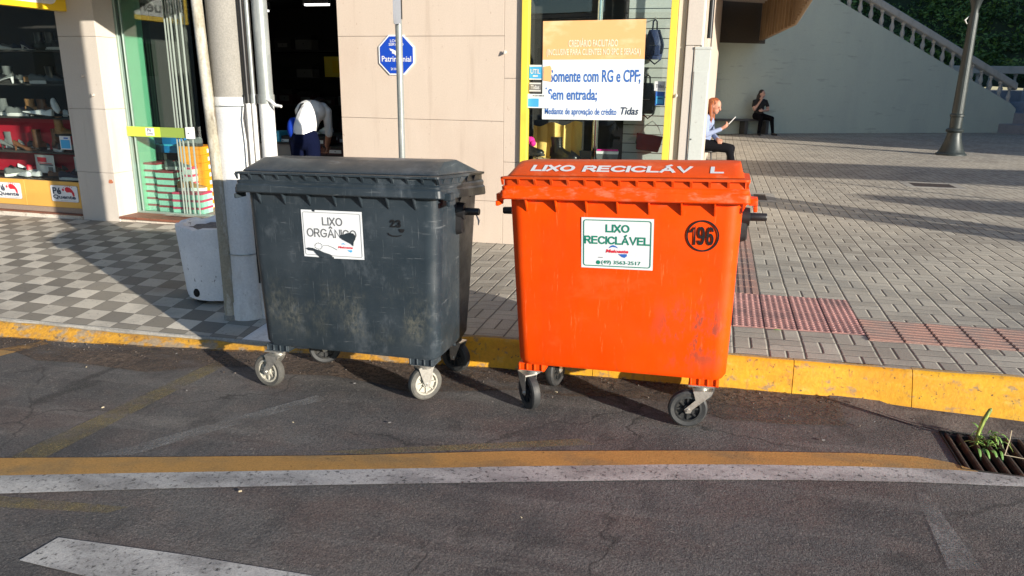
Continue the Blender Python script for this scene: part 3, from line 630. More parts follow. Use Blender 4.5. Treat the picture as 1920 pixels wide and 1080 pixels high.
# litter
m = mbx('greycard'); rr = random.Random(9)
for x, y in ((-2.9, 3.42), (-2.05, 3.18), (-1.55, 3.3), (-.78, 3.9), (-.3, 3.86), (-3.4, 3.95), (-3.8, 3.6), (-1.98, 3.75), (1.1, 3.98), (.62, 3.62), (-.65, 2.6), (-1.9, 2.5), (-.5, 3.05), (.9, 3.9), (-4.3, 4.0), (-3.2, 3.1)):
    s_ = rr.uniform(.004, .009); a = rr.uniform(0, 6); m.mat('greycard' if rr.random() < .5 else 'straw')
    m.box((x, y, zr(x)+.009), (s_*2, s_*.8, .004), rz=a, rx=rr.uniform(-.5, .5))
for k in range(420):
    x = rr.uniform(-5, 1.0); y = yk(x)-.03-abs(rr.gauss(0, .17)); s_ = rr.uniform(.0015, .006); m.mat('dirt' if rr.random() < .5 else 'gutter'); m.box((x, y, zr(x)+.009), (s_*1.6, s_, s_), rz=rr.uniform(0, 6), rx=rr.uniform(0, 6))
tag(m.build('litter'), kind='stuff')
m = mbx('weed'); blade(m, (.44, 4.77, zp(.44, 4.77)+.012), (1, .3, 0), .05, .012, .3, .2); tag(m.build('fallen_leaf'), 'small yellow green leaf lying beside the red dotted paving', 'leaf')

# ================================================================ shop building
B = thing('shop_building', 'peach corner shop with display windows and a dark open doorway', 'building', (-4, FY, .1))
BO = Vector((-4, FY, .1))
def bpart(m, name, par=B, **k):
    for v in m.bm.verts: v.co -= BO
    return m.build(name, par, **k)
TOPZ = 7.0
m = mbx('peach')
cols = [(-3.62, -1.953), (-1.950, -1.782)]; zs = [.09, .60, 1.355, 2.115, 2.9, 3.6]
for i, (a, b) in enumerate(cols):
    zz = zs if i == 0 else [.09, .98, 1.745, 2.5, 3.6]
    for z0, z1 in zip(zz, zz[1:]): m.bx(a, b, FY, FY+.12, z0+(.0016 if z0 > .1 else 0), z1-.0016)
bpart(m, 'wall', bevel=.0015, seg=1)
m = mbx('peach'); m.bx(-3.62, -1.782, FY+.125, FY+.3, .1, 3.6); m.bx(-1.782, -.42, FY+.0, FY+.2, .1, .92); m.bx(-12, -.2, FY+.01, FY+.3, 3.61, TOPZ)
m.bx(-1.782, -.42, FY+.02, FY+.2, 2.86, 3.6)
m.bx(-6.43, -3.62, FY+.02, FY+.25, 2.95, 3.6); m.bx(-12, -6.93, FY+.02, FY+.2, 2.92, 3.6)
m.bx(-12, -.36, 30, 30.2, 0, TOPZ); m.bx(-.36, -.2, 8.9, 24.0, .1, TOPZ); m.bx(-.36, -.2, FY+.205, 8.9, .1, .95); m.bx(-.36, -.2, FY+.125, 8.9, 2.9, TOPZ); m.bx(-12, -.36, FY+.3, 30, TOPZ-.2, TOPZ-.01); m.bx(-12.2, -12, FY+.01, 30, 0, TOPZ)
bpart(m, 'upper_wall')
m = mbx('pillar')
for z0, z1 in ((.09, .68), (.68, 1.37), (1.37, 2.12), (2.12, 2.73), (2.955, 3.6)): m.bx(-6.93, -6.43, FY-.02, FY+.28, z0+.0012, z1-.0012)
pl = bpart(m, 'pillar', bevel=.004, seg=2)
m = mbx('brick'); M_ = FRONT; rr = random.Random(2)
P = [(-6.485+.030*cos(a)*rr.uniform(.7, 1.2), .585+.026*sin(a)*rr.uniform(.7, 1.2)) for a in frange(0, 2*pi-.5, .5)]
m.loft([[(x, FY-.0225, z) for x, z in P], [(x, FY-.019, z) for x, z in P]]); bpart(m, 'chipped_patch')
for x, z in ((-6.66, 1.72), (-6.56, 1.52), (-1.94, 1.975), (-.385, 1.62)):
    m = mbx('pillar'); y_ = FY-.022 if x < -6 else FY; m.tube([(x, y_+.004, z), (x-.004, y_-.03, z-.012), (x, y_-.025, z+.016)], [.014, .012, .006], 6); bpart(m, 'wall_hook', smooth=60)
m = mbx('pillar'); m.bx(-.335, -.262, FY-.03, FY+.12, .09, 2.03); m.bx(-.335, -.2, FY-.03, FY+.12, 2.033, 3.6); m.bx(-.415, -.34, FY-.0, FY+.2, .09, 3.6); m.bx(-.345, -.19, FY-.05, FY-.032, 3.0, 3.6); bpart(m, 'corner_pillar', bevel=.006)
m = mbx('plinth'); m.bx(-12, -6.935, FY-.03, FY+.2, .04, .172); m.bx(-6.425, -3.62, FY-.0, FY+.28, .06, .172); bpart(m, 'plinth', bevel=.004)
m = mbx('redsill'); m.bx(-12, -6.937, FY-.045, FY+.2, .174, .19); m.bx(-6.425, -3.64, FY-.03, FY+.36, .174, .20); bpart(m, 'sill', bevel=.003)
m = mbx('brownstrip'); m.bx(-12, -6.94, FY-.0, FY+.18, .192, .252); bpart(m, 'skirting')
m = mbx('yellow'); m.bx(-9.0, -7.716, FY-.012, FY+.03, .255, .552); m.bx(-7.712, -6.94, FY-.012, FY+.03, .255, .552); m.bx(-12, -9.005, FY-.012, FY+.03, .255, .552); bpart(m, 'window_panel', bevel=.002, seg=1)
m = mbx('glass'); m.bx(-.30, -.294, FY+.125, 8.9, .95, 2.9); bpart(m, 'side_pane')
# marquee
m = mbx('soffit'); m.bx(-12, -4.3, FY-1.0, FY-.025, 2.73, 2.95); bpart(m, 'marquee', bevel=.01)
# left display window
m = mbx('glass'); m.bx(-12, -6.94, FY+.055, FY+.061, .56, 2.9); bpart(m, 'left_pane')
# right display window: yellow frame, pane
f = mbx('yframe'); f.bx(-1.781, -1.722, FY-.035, FY+.06, .92, 2.86); f.bx(-.475, -.418, FY-.035, FY+.06, .92, 2.86); f.bx(-1.722, -.475, FY-.035, FY+.06, .92, .97); f.bx(-1.722, -.475, FY-.035, FY+.06, 2.80, 2.86)
fr = bpart(f, 'window_frame', bevel=.003)
m = mbx('glass'); m.bx(-1.722, -.475, FY+.02, FY+.026, .97, 2.80)
for v in m.bm.verts: v.co -= BO
m.build('pane', fr)
# glass door leaves
gd = mbx('mullion'); gd.bx(-6.428, -6.40, 7.105, 7.155, .2, 2.95); gd.bx(-6.36, -6.345, 7.115, 7.145, .2, 2.95); gd.bx(-6.40, -5.44, 7.10, 7.16, .2, .222); gd.bx(-6.428, -3.62, 7.08, 7.18, 2.88, 2.95)
gdo = bpart(gd, 'glass_door', bevel=.002, seg=1)
def dpart(m, name, mat=None):
    for v in m.bm.verts: v.co -= BO
    return m.build(name, gdo)
m = mbx('doorglass'); m.bx(-6.345, -5.80, 7.125, 7.133, .222, 2.88); dpart(m, 'pane')
for i, x in enumerate((-5.80, -5.765, -5.725, -5.66, -5.595)):
    m = mbx('glassedge'); m.bx(x, x+.0035, 7.115, 7.14, .222, 2.88); dpart(m, 'pane_edge')
m = mbx('doorglass'); m.bx(-5.794, -5.50, 7.150, 7.156, .222, 2.88); dpart(m, 'pane')
m = mbx('greenglass'); m.bx(-6.405, -6.398, 7.16, 7.6, .2, 2.88); dpart(m, 'side_pane')
m = mbx('lining'); m.bx(-6.43, -6.412, 7.16, 7.5, .2, 2.95); dpart(m, 'side_lining')
m = mbx('lime'); m.bx(-6.42, -5.98, 7.092, 7.102, 1.07, 1.178); dpart(m, 'push_bar')
m = mbx('olive'); m.bx(-5.979, -5.635, 7.092, 7.102, 1.07, 1.178); dpart(m, 'push_bar')
m = mbx('white'); m.bx(-5.634, -5.555, 7.07, 7.12, 1.065, 1.19); h_ = dpart(m, 'handle_block')
m = mbx('black'); m.lathe([(.006, 0), (.006, .004)], 10, (-5.595, 7.069, 1.125), Matrix.Rotation(pi/2, 4, 'X'))
for v in m.bm.verts: v.co -= BO
m.build('bolt', h_)
m = mbx('white'); m.bx(-6.17, -6.06, 7.088, 7.0915, 1.083, 1.168); q = dpart(m, 'door_label')
m = mbx('navyprint'); text_into(m, 'Pé', Matrix.Translation((-6.12, 7.088, 1.145)) @ FRONT, .05, .034, .01); text_into(m, 'Quente', Matrix.Translation((-6.115, 7.088, 1.105)) @ FRONT, .085, .024, .01)
for v in m.bm.verts: v.co -= BO
m.build('lettering', q)
# interior room
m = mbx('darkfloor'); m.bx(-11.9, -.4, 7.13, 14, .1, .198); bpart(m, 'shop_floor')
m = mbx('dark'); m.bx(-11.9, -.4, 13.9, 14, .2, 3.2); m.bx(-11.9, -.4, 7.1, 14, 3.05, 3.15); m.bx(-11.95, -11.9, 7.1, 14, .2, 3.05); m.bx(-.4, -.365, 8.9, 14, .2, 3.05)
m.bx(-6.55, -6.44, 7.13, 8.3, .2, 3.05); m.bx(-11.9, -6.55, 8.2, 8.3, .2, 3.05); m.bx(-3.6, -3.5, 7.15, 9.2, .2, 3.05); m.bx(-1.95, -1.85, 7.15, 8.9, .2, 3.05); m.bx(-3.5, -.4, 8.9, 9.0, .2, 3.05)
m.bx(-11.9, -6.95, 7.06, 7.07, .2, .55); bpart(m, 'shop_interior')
for x, y, z, L in ((-6.63, 11.87, 2.9, .22), (-8.24, 12.8, 2.9, .09)):
    t = thing('ceiling_light', 'long lit tube on the dark shop ceiling' if L > .1 else 'small lit spot far back on the dark shop ceiling', 'ceiling light', (x, y, z))
    mbx('white').bx(-L-.02, L+.02, -.05, .05, .02, .15).build('housing', t); mbx('shopsky').bx(-L, L, -.03, .03, -.01, .019).build('tube', t)

# the perpendicular hanging sign
sg = thing('projecting_sign', 'yellow edged projecting sign hanging over the left display window', 'sign', (-6.81, 6.3, 2.37))
mbx('signyellow').bx(-.05, .05, -.75, .53, 0, .34).build('board', sg, bevel=.006)
RIGHT = Matrix(((0, 0, 1, 0), (1, 0, 0, 0), (0, 1, 0, 0), (0, 0, 0, 1)))
m = mbx('white'); P = rrect(-.66, .42, .055, .42, .1, 6); m.loft([[(.051, u, min(v, .335)) for u, v in P], [(.054, u, min(v, .335)) for u, v in P]]); m.loft([[(-.051, u, min(v, .335)) for u, v in P], [(-.054, u, min(v, .335)) for u, v in P]]); fc = m.build('face', sg)
m = mbx('stickgrey'); text_into(m, 'Quente', Matrix.Translation((.0545, -.12, .155)) @ RIGHT, .84, .16, .02); m.build('lettering', fc)
def logo_sign(name, lab, x0, x1, z0, z1, y, crop=0):
    s = thing(name, lab, 'sign', ((x0+x1)/2, y, (z0+z1)/2)); w_, h_ = x1-x0, z1-z0
    P = rrect(-w_/2, w_/2, -h_/2, h_/2, .018, 4)
    m = mbx('brownstrip'); m.loft([[(u*1.02, .002, v*1.03) for u, v in P], [(u*1.02, .006, v*1.03) for u, v in P]]); m.build('backing', s)
    m = mbx('white'); m.loft([[(u, -.004, v) for u, v in P], [(u, .002, v) for u, v in P]]); m.build('plate', s)
    m = mbx('navyprint'); T = lambda a, b: Matrix.Translation((a, -.0045, b)) @ FRONT
    text_into(m, 'Pé', T(-w_*.27, h_*.17), w_*.32, h_*.42, .03); text_into(m, 'Quente', T(-.005, -h_*.22), w_*.86, h_*.29, .03)
    for k in range(12): m.box((w_*(-.15+.05*k), -.005, -h_*.43), (w_*.02, .001, .004))
    m.build('lettering', s)
    m = mbx('stickred'); k_ = w_/.38
    foot = [(-.005, .02), (.0, .048), (.03, .062), (.07, .055), (.10, .03), (.125, -.005), (.128, -.04), (.112, -.05), (.098, -.03), (.09, -.005), (.06, .0), (.02, -.004)]
    flat(m, [(x*k_+.02*k_, z*k_+.02) for x, z in foot], T(0, 0), .0008)
    flat(m, [(-.005*k_+.015*cos(a)-.005, .045+.015*sin(a)) for a in frange(0, 5.8, .5)], T(0, 0), .0008)
    for k in range(5): a = 2.5-k*.42; flat(m, [(.065*k_+.075*cos(a)+.006*cos(b), .045+.045*sin(a)+.006*sin(b)) for b in frange(0, 5.5, .8)], T(0, 0), .0008)
    m.build('footprint_mark', s); return s
logo_sign('shop_sign', 'white shop sign with red footprint near the pillar on amber window panel', -7.335, -6.965, .325, .508, FY-.019)
logo_sign('shop_sign', 'white shop sign with red footprint farther left on amber window panel', -8.145, -7.775, .325, .508, FY-.019)
# ================================================================ poles on the pavement
up_ = thing('utility_pole', 'grey concrete utility pole with whitewashed base and clamped conduits', 'utility pole', (-3.275, 4.63, zp(-3.275, 4.63)-.02))
m = mbx('polecon'); m.lathe([(.128, 1.6), (.118, 4.5), (.10, 9)], 28); m.build('shaft', up_, smooth=60)
m = mbx('whitewash'); m.lathe([(.155, 0), (.150, .14), (.142, .15), (.140, .34), (.135, .36), (.131, 1.58), (.1295, 1.60)], 28); m.build('whitewashed_base', up_, smooth=60)
m = mbx('galv'); 
m.lathe([(.134, 1.535), (.136, 1.539), (.134, 1.543)], 28, cap=False); m.build('clamp_band', up_, smooth=50)
m = mbx('galv'); m.lathe([(.144, .50), (.146, .505), (.144, .51)], 28, cap=False); m.build('clamp_band', up_, smooth=50)
m = mbx('galv'); m.box((-.142, -.05, 1.54), (.03, .02, .045)); m.build('clamp_bolt', up_, smooth=50)
def pipe(name, x, y, r, z1, mats, n=14):
    m = MB(); m.mat(mats[0]); m.lathe([(r, 0), (r, 1.58)], n, (x, y, 0)); m.mat(mats[1]); m.lathe([(r, 1.581), (r, 2.3), (r, z1)], n, (x, y, 0))
    m.mat(mats[1]); m.lathe([(r+.006, 1.56), (r+.006, 1.62)], n, (x, y, 0)); return m.build(name, up_, smooth=60)
pipe('conduit_pipe', .275, -.02, .050, 9, ('whitewash', 'conduit'))
pipe('conduit_pipe', .155, -.055, .016, 9, ('whitewash', 'black'), 8); pipe('conduit_pipe', .185, -.03, .018, 9, ('whitewash', 'conduit'), 8)
m = mbx('whitewash'); m.tube([(.28, -.05, 1.60), (.34, -.06, 1.575), (.37, -.06, 1.55), (.42, -.07, 1.545)], [.013, .013, .012, .009], 7); m.build('cable_tail', up_, smooth=60)
m = mbx('black'); m.tube([(.155, -.09, 1.55), (.145, -.1, 1.46), (.16, -.1, 1.3), (.155, -.1, .9), (.165, -.1, .3)], .007, 6); m.build('loose_cable', up_, smooth=60)
tp = thing('thin_pole', 'slim cream pole with peeling paint and rusty foot leaning by the concrete pole', 'pole', (-3.355, 4.50, zp(-3.35, 4.5)-.02))
m = mbx('thinpole'); m.tube([(0, 0, 0), (0, 0, .3), (-.006, 0, 1.1), (-.042, 0, 2.25), (-.13, 0, 5)], [.042, .040, .038, .036, .034], 16); m.build('tube', tp, smooth=60)
m = mbx('polecon'); m.lathe([(.05, 0), (.048, .05), (.042, .06)], 16); m.build('foot', tp, smooth=50)
sp_ = thing('sign_post', 'slim galvanised sign post with a blank grey plate seen nearly edge on', 'sign post', (-2.615, 6.0, zp(-2.6, 6.0)-.02))
m = mbx('galv'); m.mat('conduit'); m.lathe([(.028, 0), (.028, 3.1)], 16); m.build('post', sp_, smooth=60)
P = rrect(-.02, .42, 2.06, 2.75, .05, 5); P = [(u, v-.08*max(0, u-.03)*(1 if v < 2.3 else 0)) for u, v in P]
a = radians(74); mm = mbx('galv').mat('step'); mm.loft([[(.035+u*cos(a)-d*sin(a), -.03+u*sin(a)*-1-d*cos(a), v) for u, v in P] for d in (0, .004)]); mm.build('plate', sp_)
m = mbx('black'); m.lathe([(.034, 2.1), (.034, 2.6)], 12, cap=True); m.build('bracket', sp_, smooth=50)
# blue octagonal wall plate
oc = thing('wall_plaque', 'blue octagonal security plaque with white border fixed on peach wall', 'plaque', (-3.01, FY-.012, 1.945))
def octo(r): return [(r*cos(pi/8+k*pi/4)/cos(pi/8), r*sin(pi/8+k*pi/4)/cos(pi/8)) for k in range(8)]
m = mbx('white'); m.loft([[(u, 0, v) for u, v in octo(.182)], [(u, .010, v) for u, v in octo(.182)]]); m.build('border', oc)
m = mbx('signblue'); m.loft([[(u, -.002, v) for u, v in octo(.168)], [(u, .004, v) for u, v in octo(.168)]]); m.build('plate', oc)
m = mbx('white'); T = lambda a, b: Matrix.Translation((a, -.0025, b)) @ FRONT
text_into(m, 'Patrimonial', T(.0, -.035), .30, .052, .012); text_into(m, 'LOCAL', T(-.0, .128), .12, .026, .01); text_into(m, 'SERVIÇO', T(-.0, .093), .15, .03, .01); text_into(m, '24 HORAS', T(-.0, -.127), .12, .024, .01)
flat(m, [(-.07, .06), (-.03, .05), (0, .035), (.04, .04), (.02, .02), (.0, .0), (-.01, -.005), (-.02, .01), (-.045, .015), (-.04, .03), (-.06, .04)], T(0, 0), .001); m.build('lettering', oc)

# ================================================================ planter
p = thing('concrete_planter', 'white painted round concrete planter with a chipped rim beside the pole', 'planter', (-3.72, 4.97, zp(-3.72, 4.97)))
m = mbx('planter'); rr = random.Random(5); n = 40; rings = []
chip = [0 if math.sin(k*.9)+math.sin(k*2.3+1) < .9 else .010+.010*rr.random() for k in range(n)]
for r, z, c in ((.255, .02, 0), (.285, .025, 0), (.292, .06, 0), (.330, .57, .6), (.327, .592, 1), (.275, .592, 1), (.262, .57, 0), (.258, .53, 0)):
    rings.append([((r+.003*sin(k*3.7))*cos(2*pi*k/n), (r+.003*sin(k*2.7))*sin(2*pi*k/n), z-chip[k]*c) for k in range(n)])
m.loft(rings, cap0=True, cap1=False); m.build('tub', p, smooth=45)
m = mbx('soil'); m.loft([[(.268*cos(2*pi*k/n), .268*sin(2*pi*k/n), .545+.006*sin(k*2.1)) for k in range(n)], [(.001*cos(2*pi*k/n), .001*sin(2*pi*k/n), .54) for k in range(n)]], cap0=False); m.build('soil', p)
m = mbx('pit'); a = -1.75; c = Vector((.300*cos(a), .300*sin(a), .085)); m.ell(c, (.026, .016, .034), 8); m.build('drain_hole', p, smooth=60)
for a in (.4, 2.4, 4.5): mbx('pit').box((.2*cos(a), .2*sin(a), .01), (.12, .08, .022), rz=a).build('foot', p)

# ================================================================ corner cabinet
cb = thing('meter_cabinet', 'tall off white metal cabinet on the sunlit shop corner', 'cabinet', (-.192, FY+.08, .2))
m = mbx('metalbox'); m.bx(-.062, .07, -.12, .125, 0, 1.80); m.build('body', cb, bevel=.004)
m = mbx('metalbox'); m.bx(-.063, .073, -.124, .13, 1.801, 1.822); m.build('cap', cb, bevel=.003)
m = mbx('metalbox'); m.bx(-.055, .062, -.126, -.121, .05, 1.62); d_ = m.build('door', cb, bevel=.002, seg=1)
m = mbx('black'); m.lathe([(.006, 0), (.006, .006)], 8, (-.04, -.126, 1.05), Matrix.Rotation(pi/2, 4, 'X')); m.build('lock', d_)
m = mbx('conduit'); m.lathe([(.016, 1.82), (.016, 4.5)], 12, (-.01, .03, 0)); m.mat('black'); m.lathe([(.022, 1.9), (.022, 5)], 10, (.045, .08, 0)); m.build('riser_pipe', cb, smooth=60)

# ================================================================ canopy behind the shop
cn = thing('wooden_canopy', 'brown boarded canopy hanging off the shop side before the grey wall', 'canopy', (0, 18, 3.0))
m = mbx('wood'); path = [(1.02, 24.9), (1.42, 18.4), (1.19, 12.9), (1.08, 11.4)]
def along(P, st):
    o = []
    for (a, b), (c, d) in zip(P, P[1:]):
        n = max(1, int(hypot(c-a, d-b)/st))
        for k in range(n): o.append((a+(c-a)*k/n, b+(d-b)*k/n))
    return o+[P[-1]]
Q = along(path, .55); rr = random.Random(6)
for (a, b), (c, d) in zip(Q, Q[1:]):
    an = atan2(d-b, c-a); L = hypot(c-a, d-b); dx = rr.uniform(-.01, .01)
    m.box(((a+c)/2+dx, (b+d)/2-18, .55+rr.uniform(0, .015)), (L-.03, .03, 1.1), rz=an)
    m.box((a-.02, b-18, .56), (.07, .10, 1.1), rz=an)
m.build('fascia_boards', cn)
m = mbx('soffit'); pts = [(x, y-18, 1.06) for x, y in path]+[(-.19, 11.4-18, 1.06), (-.19, 24.0-18, 1.06)]; m.loft([pts, [(x, y, z+.2) for x, y, z in pts]]); m.build('soffit', cn)
m = mbx('wood'); m.tube([(x+.02, y-18, .02) for x, y in path], .03, 6); m.build('trim_rail', cn)

# ================================================================ grey retaining wall, stair, balustrades
W0, W1 = Vector((1.5, 25.35)), Vector((9.44, 29.65)); wd_ = (W1-W0).normalized(); wn_ = Vector((wd_.y, -wd_.x))   # wn_ faces the street
rw = thing('stair_wall', 'grey green rendered wall climbing beside an outdoor staircase with balusters', 'wall', (W0.x, W0.y, .19))
def W(s, off, z): q = wd_*s+wn_*off; return (q.x, q.y, z-.19)
S1 = 9.12
def ztop(s): return 1.20+(S1-s)*.426
m = mbx('greywall')
poly = [(-6, .1), (S1+.25, .1), (S1+.25, 1.02)]+[(s, ztop(s)) for s in frange(S1, -4, .5)]+[(-6, ztop(-4))]
m.loft([[W(s, 0, z) for s, z in poly], [W(s, -.22, z) for s, z in poly]]); m.build('wall', rw)
m = mbx('canopy_shade'); m.loft([[W(s, .004, z) for s, z in ((-3, 2.92), (-.42, 2.92), (-.42, 4.2), (-3, 4.2))], [W(s, .012, z) for s, z in ((-3, 2.92), (-.42, 2.92), (-.42, 4.2), (-3, 4.2))]]); m.build('shade_band', rw)  # shade under the canopy, put in as a dark brown band
m = mbx('balus')
for k in range(34):
    s = S1-.05-k*.415; z0 = ztop(s)
    if s < -3: break
    mb_ = mbx('balus'); h = .52
    mb_.lathe([(.075, -.04), (.075, .05), (.045, .06), (.055, .10), (.075, .17), (.070, .22), (.042, .32), (.036, .38), (.055, .41), (.04, .43), (.07, .45), (.075, h+.05)], 10, W(s, -.11, z0)); mb_.build('baluster', rw, smooth=50)
m = mbx('balus'); sec = [(-.0, .50), (.03, .53), (.03, .70), (.0, .735), (-.22, .735), (-.25, .70), (-.25, .53), (-.22, .50)]
m.loft([[W(s, o, ztop(s)+z) for o, z in sec] for s in (S1+.12, 5, 0, -4)]); m.build('handrail', rw, bevel=.0)
m = mbx('greywall'); 
for k in range(26):
    s = S1-.05-k*.4; m.loft([[W(s, -.23, .1), W(s, -2.2, .1), W(s, -2.2, ztop(s)+.0), W(s, -.23, ztop(s)+.0)], [W(s-.4, -.23, .1), W(s-.4, -2.2, .1), W(s-.4, -2.2, ztop(s)), W(s-.4, -.23, ztop(s))]])
m.build('stair_flight', rw)
st = thing('stone_steps', 'blue grey stone steps at the foot of the stair at right', 'steps', (9.6, 29.0, .19))
m = mbx('step')
for k in range(4): m.box((.95+.28*k, .8+.35*k, .17+.36*k/2), (2.6-.3*k, 1.6, .34+.36*k), rz=atan2(wd_.y, wd_.x))
m.build('treads', st, bevel=.02)
m = mbx('step'); m.box((.75, .55, .5), (.42, .42, 1.0), rz=atan2(wd_.y, wd_.x)); m.build('pedestal', st, bevel=.02)
b2 = thing('balustrade', 'level cream balustrade on a low wall before the green hillside', 'balustrade', (9, 33, 0))
V2 = lambda s, z: (s*.97, s*.16, z)
for k in range(16):
    mb_ = mbx('balus'); mb_.lathe([(.08, 1.62), (.08, 1.72), (.05, 1.73), (.08, 1.86), (.045, 2.03), (.06, 2.1), (.045, 2.12), (.08, 2.16), (.08, 2.24)], 10, V2(-.6+k*.46, 0)); mb_.build('baluster', b2, smooth=50)
an = atan2(.16, .97)
m = mbx('balus'); m.box(V2(2.8, 2.36), (8.6, .34, .28), rz=an); m.build('handrail', b2, bevel=.03)
m = mbx('step'); m.box(V2(2.8, .85), (8.6, .4, 1.52), rz=an); m.build('base_wall', b2)

# ================================================================ lamp post
lp = thing('lamp_post', 'dark green cast iron lamp post with flared base standing on the plaza', 'street lamp', (5.14, 19.2, zf(1)))
m = mbx('lamp'); m.lathe([(.315, 0), (.315, .035), (.285, .05), (.27, .07), (.235, .14), (.18, .30), (.150, .44), (.145, .50), (.175, .52), (.185, .55), (.170, .58), (.13, .60)], 28); m.build('base', lp, smooth=40)
m = mbx('lamp'); n = 48; m.loft([[(r*(1+.06*(k % 3 == 0)*f)*cos(2*pi*k/n), r*(1+.06*(k % 3 == 0)*f)*sin(2*pi*k/n), z) for k in range(n)] for r, z, f in ((.122, .60, 0), (.126, .84, 0), (.146, .86, 0), (.146, .90, 0), (.120, .92, 0), (.114, 1.0, 1), (.086, 3.0, 1), (.084, 3.04, 0))]); m.build('fluted_shaft', lp, smooth=35)
m = mbx('lamp'); m.lathe([(.075, 3.04), (.075, 3.12), (.115, 3.28), (.19, 3.42), (.24, 3.6), (.24, 3.8), (.12, 3.9), (.07, 4.1), (.06, 4.6)], 24); m.build('capital', lp, smooth=40)
m = mbx('offwhite'); m.tube([(-.1, -.02, 2.98), (-.17, -.03, 2.90), (-.12, -.04, 2.82)], [.008, .018, .008], 6); m.build('torn_wrap', lp)
m = mbx('black'); m.lathe([(.10, 4.6), (.24, 4.7), (.26, 5.1), (.05, 5.3)], 16); m.build('lantern', lp, smooth=40)

# ================================================================ hillside with ground cover and trunks
m = mbx('grass'); R = []
def hz(x, y): return 1.5+max(0, y-33.5)*.62+.25*sin(x*.7)+.2*sin(y*.9+x*.4)
X = frange(-6, 40, 2); Yv = frange(33.4, 60, 1.5)
R = [[m.bm.verts.new((x, y, hz(x, y))) for x in X] for y in Yv]
for a, b in zip(R, R[1:]):
    for i in range(len(X)-1): m.face([a[i], a[i+1], b[i+1], b[i]])
struct(m.build('hillside'))
m = MB(); rr = random.Random(8)
for k in range(2500):
    cx, cy = rr.uniform(3.5, 19), rr.uniform(33.6, 43); f = sin(cx*1.7+sin(cy*1.3)*1.5)*sin(cy*1.9+cx*.6)
    if f < -.55: continue
    big = rr.uniform(.18, .42)*(1.25+.8*f); c = Vector((cx, cy, hz(cx, cy)+rr.uniform(0, .25)+.35*max(0, f))); lo_ = 3 if f < -.1 else rr.choice((0, 0, 1, 2) if f < .5 else (1, 1, 2, 2)); m.mat('leaf%d' % lo_)
    if rr.random() < .25:
        for j in range(9): blade(m, (cx+rr.gauss(0, .2), cy+rr.gauss(0, .2), hz(cx, cy)), (rr.gauss(0, 1), rr.gauss(0, 1), 0), rr.uniform(.2, .5), .02, .7, 1.3, 3)
    for j in range(13):
        p = c+Vector((rr.gauss(0, big*.5), rr.gauss(0, big*.5), abs(rr.gauss(0, big*.5)))); s_ = rr.uniform(.04, .13)
        u = Vector((rr.gauss(0, 1), rr.gauss(0, 1), rr.gauss(0, .6))).normalized(); v = u.cross(Vector((rr.gauss(0, 1), rr.gauss(0, 1), rr.gauss(0, 1)))).normalized()
        m.quad(p-u*s_, p+v*s_*.45, p+u*s_, p-v*s_*.45)
tag(m.build('ground_cover'), kind='stuff')
def tree(name, lab, x, y, h, r, seed, lean=0, crown=3.0, group='trees on the hillside', n=90, z0=None):
    t = thing(name, lab, 'tree', (x, y, hz(x, y)-.1 if z0 is None else z0), group=group); rr = random.Random(seed)
    m = mbx('bark'); m.tube([(0, 0, 0), (lean*.3, 0, h*.35), (lean*.7, .1, h*.7), (lean, .1, h)], [r, r*.85, r*.7, r*.4], 10)
    for k in range(6):
        a = k*1.1+rr.random(); zz = h*rr.uniform(.6, .95); m.tube([(lean*zz/h, 0, zz), (lean+cos(a)*crown*.4, sin(a)*crown*.4, zz+crown*.3), (lean+cos(a)*crown*.7, sin(a)*crown*.7, zz+crown*.45)], [r*.4, r*.25, r*.1], 6)
    m.build('trunk', t, smooth=60)
    m = MB()
    for k in range(n):
        a = rr.uniform(0, 2*pi); q = rr.random()**.5; c = Vector((lean+cos(a)*crown*q, sin(a)*crown*q, h+crown*.3+rr.uniform(-.5, .6)*crown*(1.1-q*.5))); m.mat('leaf%d' % rr.randrange(4))
        for j in range(16):
            p = c+Vector((rr.gauss(0, .35), rr.gauss(0, .35), rr.gauss(0, .28))); s_ = rr.uniform(.08, .16)
            u = Vector((rr.gauss(0, 1), rr.gauss(0, 1), rr.gauss(0, .6))).normalized(); v = u.cross(Vector((rr.gauss(0, 1), rr.gauss(0, 1), rr.gauss(0, 1)))).normalized()
            m.quad(p-u*s_, p+v*s_*.5, p+u*s_, p-v*s_*.5)
    m.build('crown', t); return t
tree('tree', 'pale slim tree trunk on the hillside left of the lamp post', 9.77, 40, 3.2, .16, 1)
tree('tree', 'pale tree trunk on the hillside right of the lamp post', 11.4, 40, 3.4, .17, 2, .1)
tree('tree', 'shaded tree high on the hillside behind the balustrade', 15.5, 42, 3.0, .15, 3, -.2)
# ================================================================ unseen street and added shadow casters: they throw the shadows and fill the reflections
def block(name, lab, x, y, sx, sy, h, rz=0, rows=3, colsn=5):
    t = thing(name, lab, 'building', (x, y, -.2), (0, 0, rz))
    mbx('roof').bx(-sx/2, sx/2, -sy/2, sy/2, 0, h).build('wall', t)
    mbx('soffit').bx(-sx/2-.2, sx/2+.2, -sy/2-.2, sy/2+.2, h+.003, h+.3).build('roof', t)
    for s_ in (-1, 1):
        for i in range(colsn):
            for j in range(rows):
                cx = -sx/2+(i+.5)*sx/colsn; cz = 1.0+(j+.35)*(h-1)/rows
                mbx('winblack').bx(cx-.5, cx+.5, s_*(sy/2+.003), s_*(sy/2+.02), cz, cz+1.2).build('window', t)
    return t
block('town_building', 'plain rendered town building beyond the right edge shading the stair', 24.4, 22.5, 16, 17.4, 14)
block('town_building', 'plain rendered building across the street at left', -26, -16, 22, 10, 9)
block('town_building', 'low rendered building across the street in the middle', -9, -30, 12, 8, 5, rows=1)
ks = thing('shadow_canopy', 'unseen flat roof on steel posts added to shade the plaza', 'canopy', (13.3, 8.25, .2))  # added out of view, only to lay a shadow band across the plaza
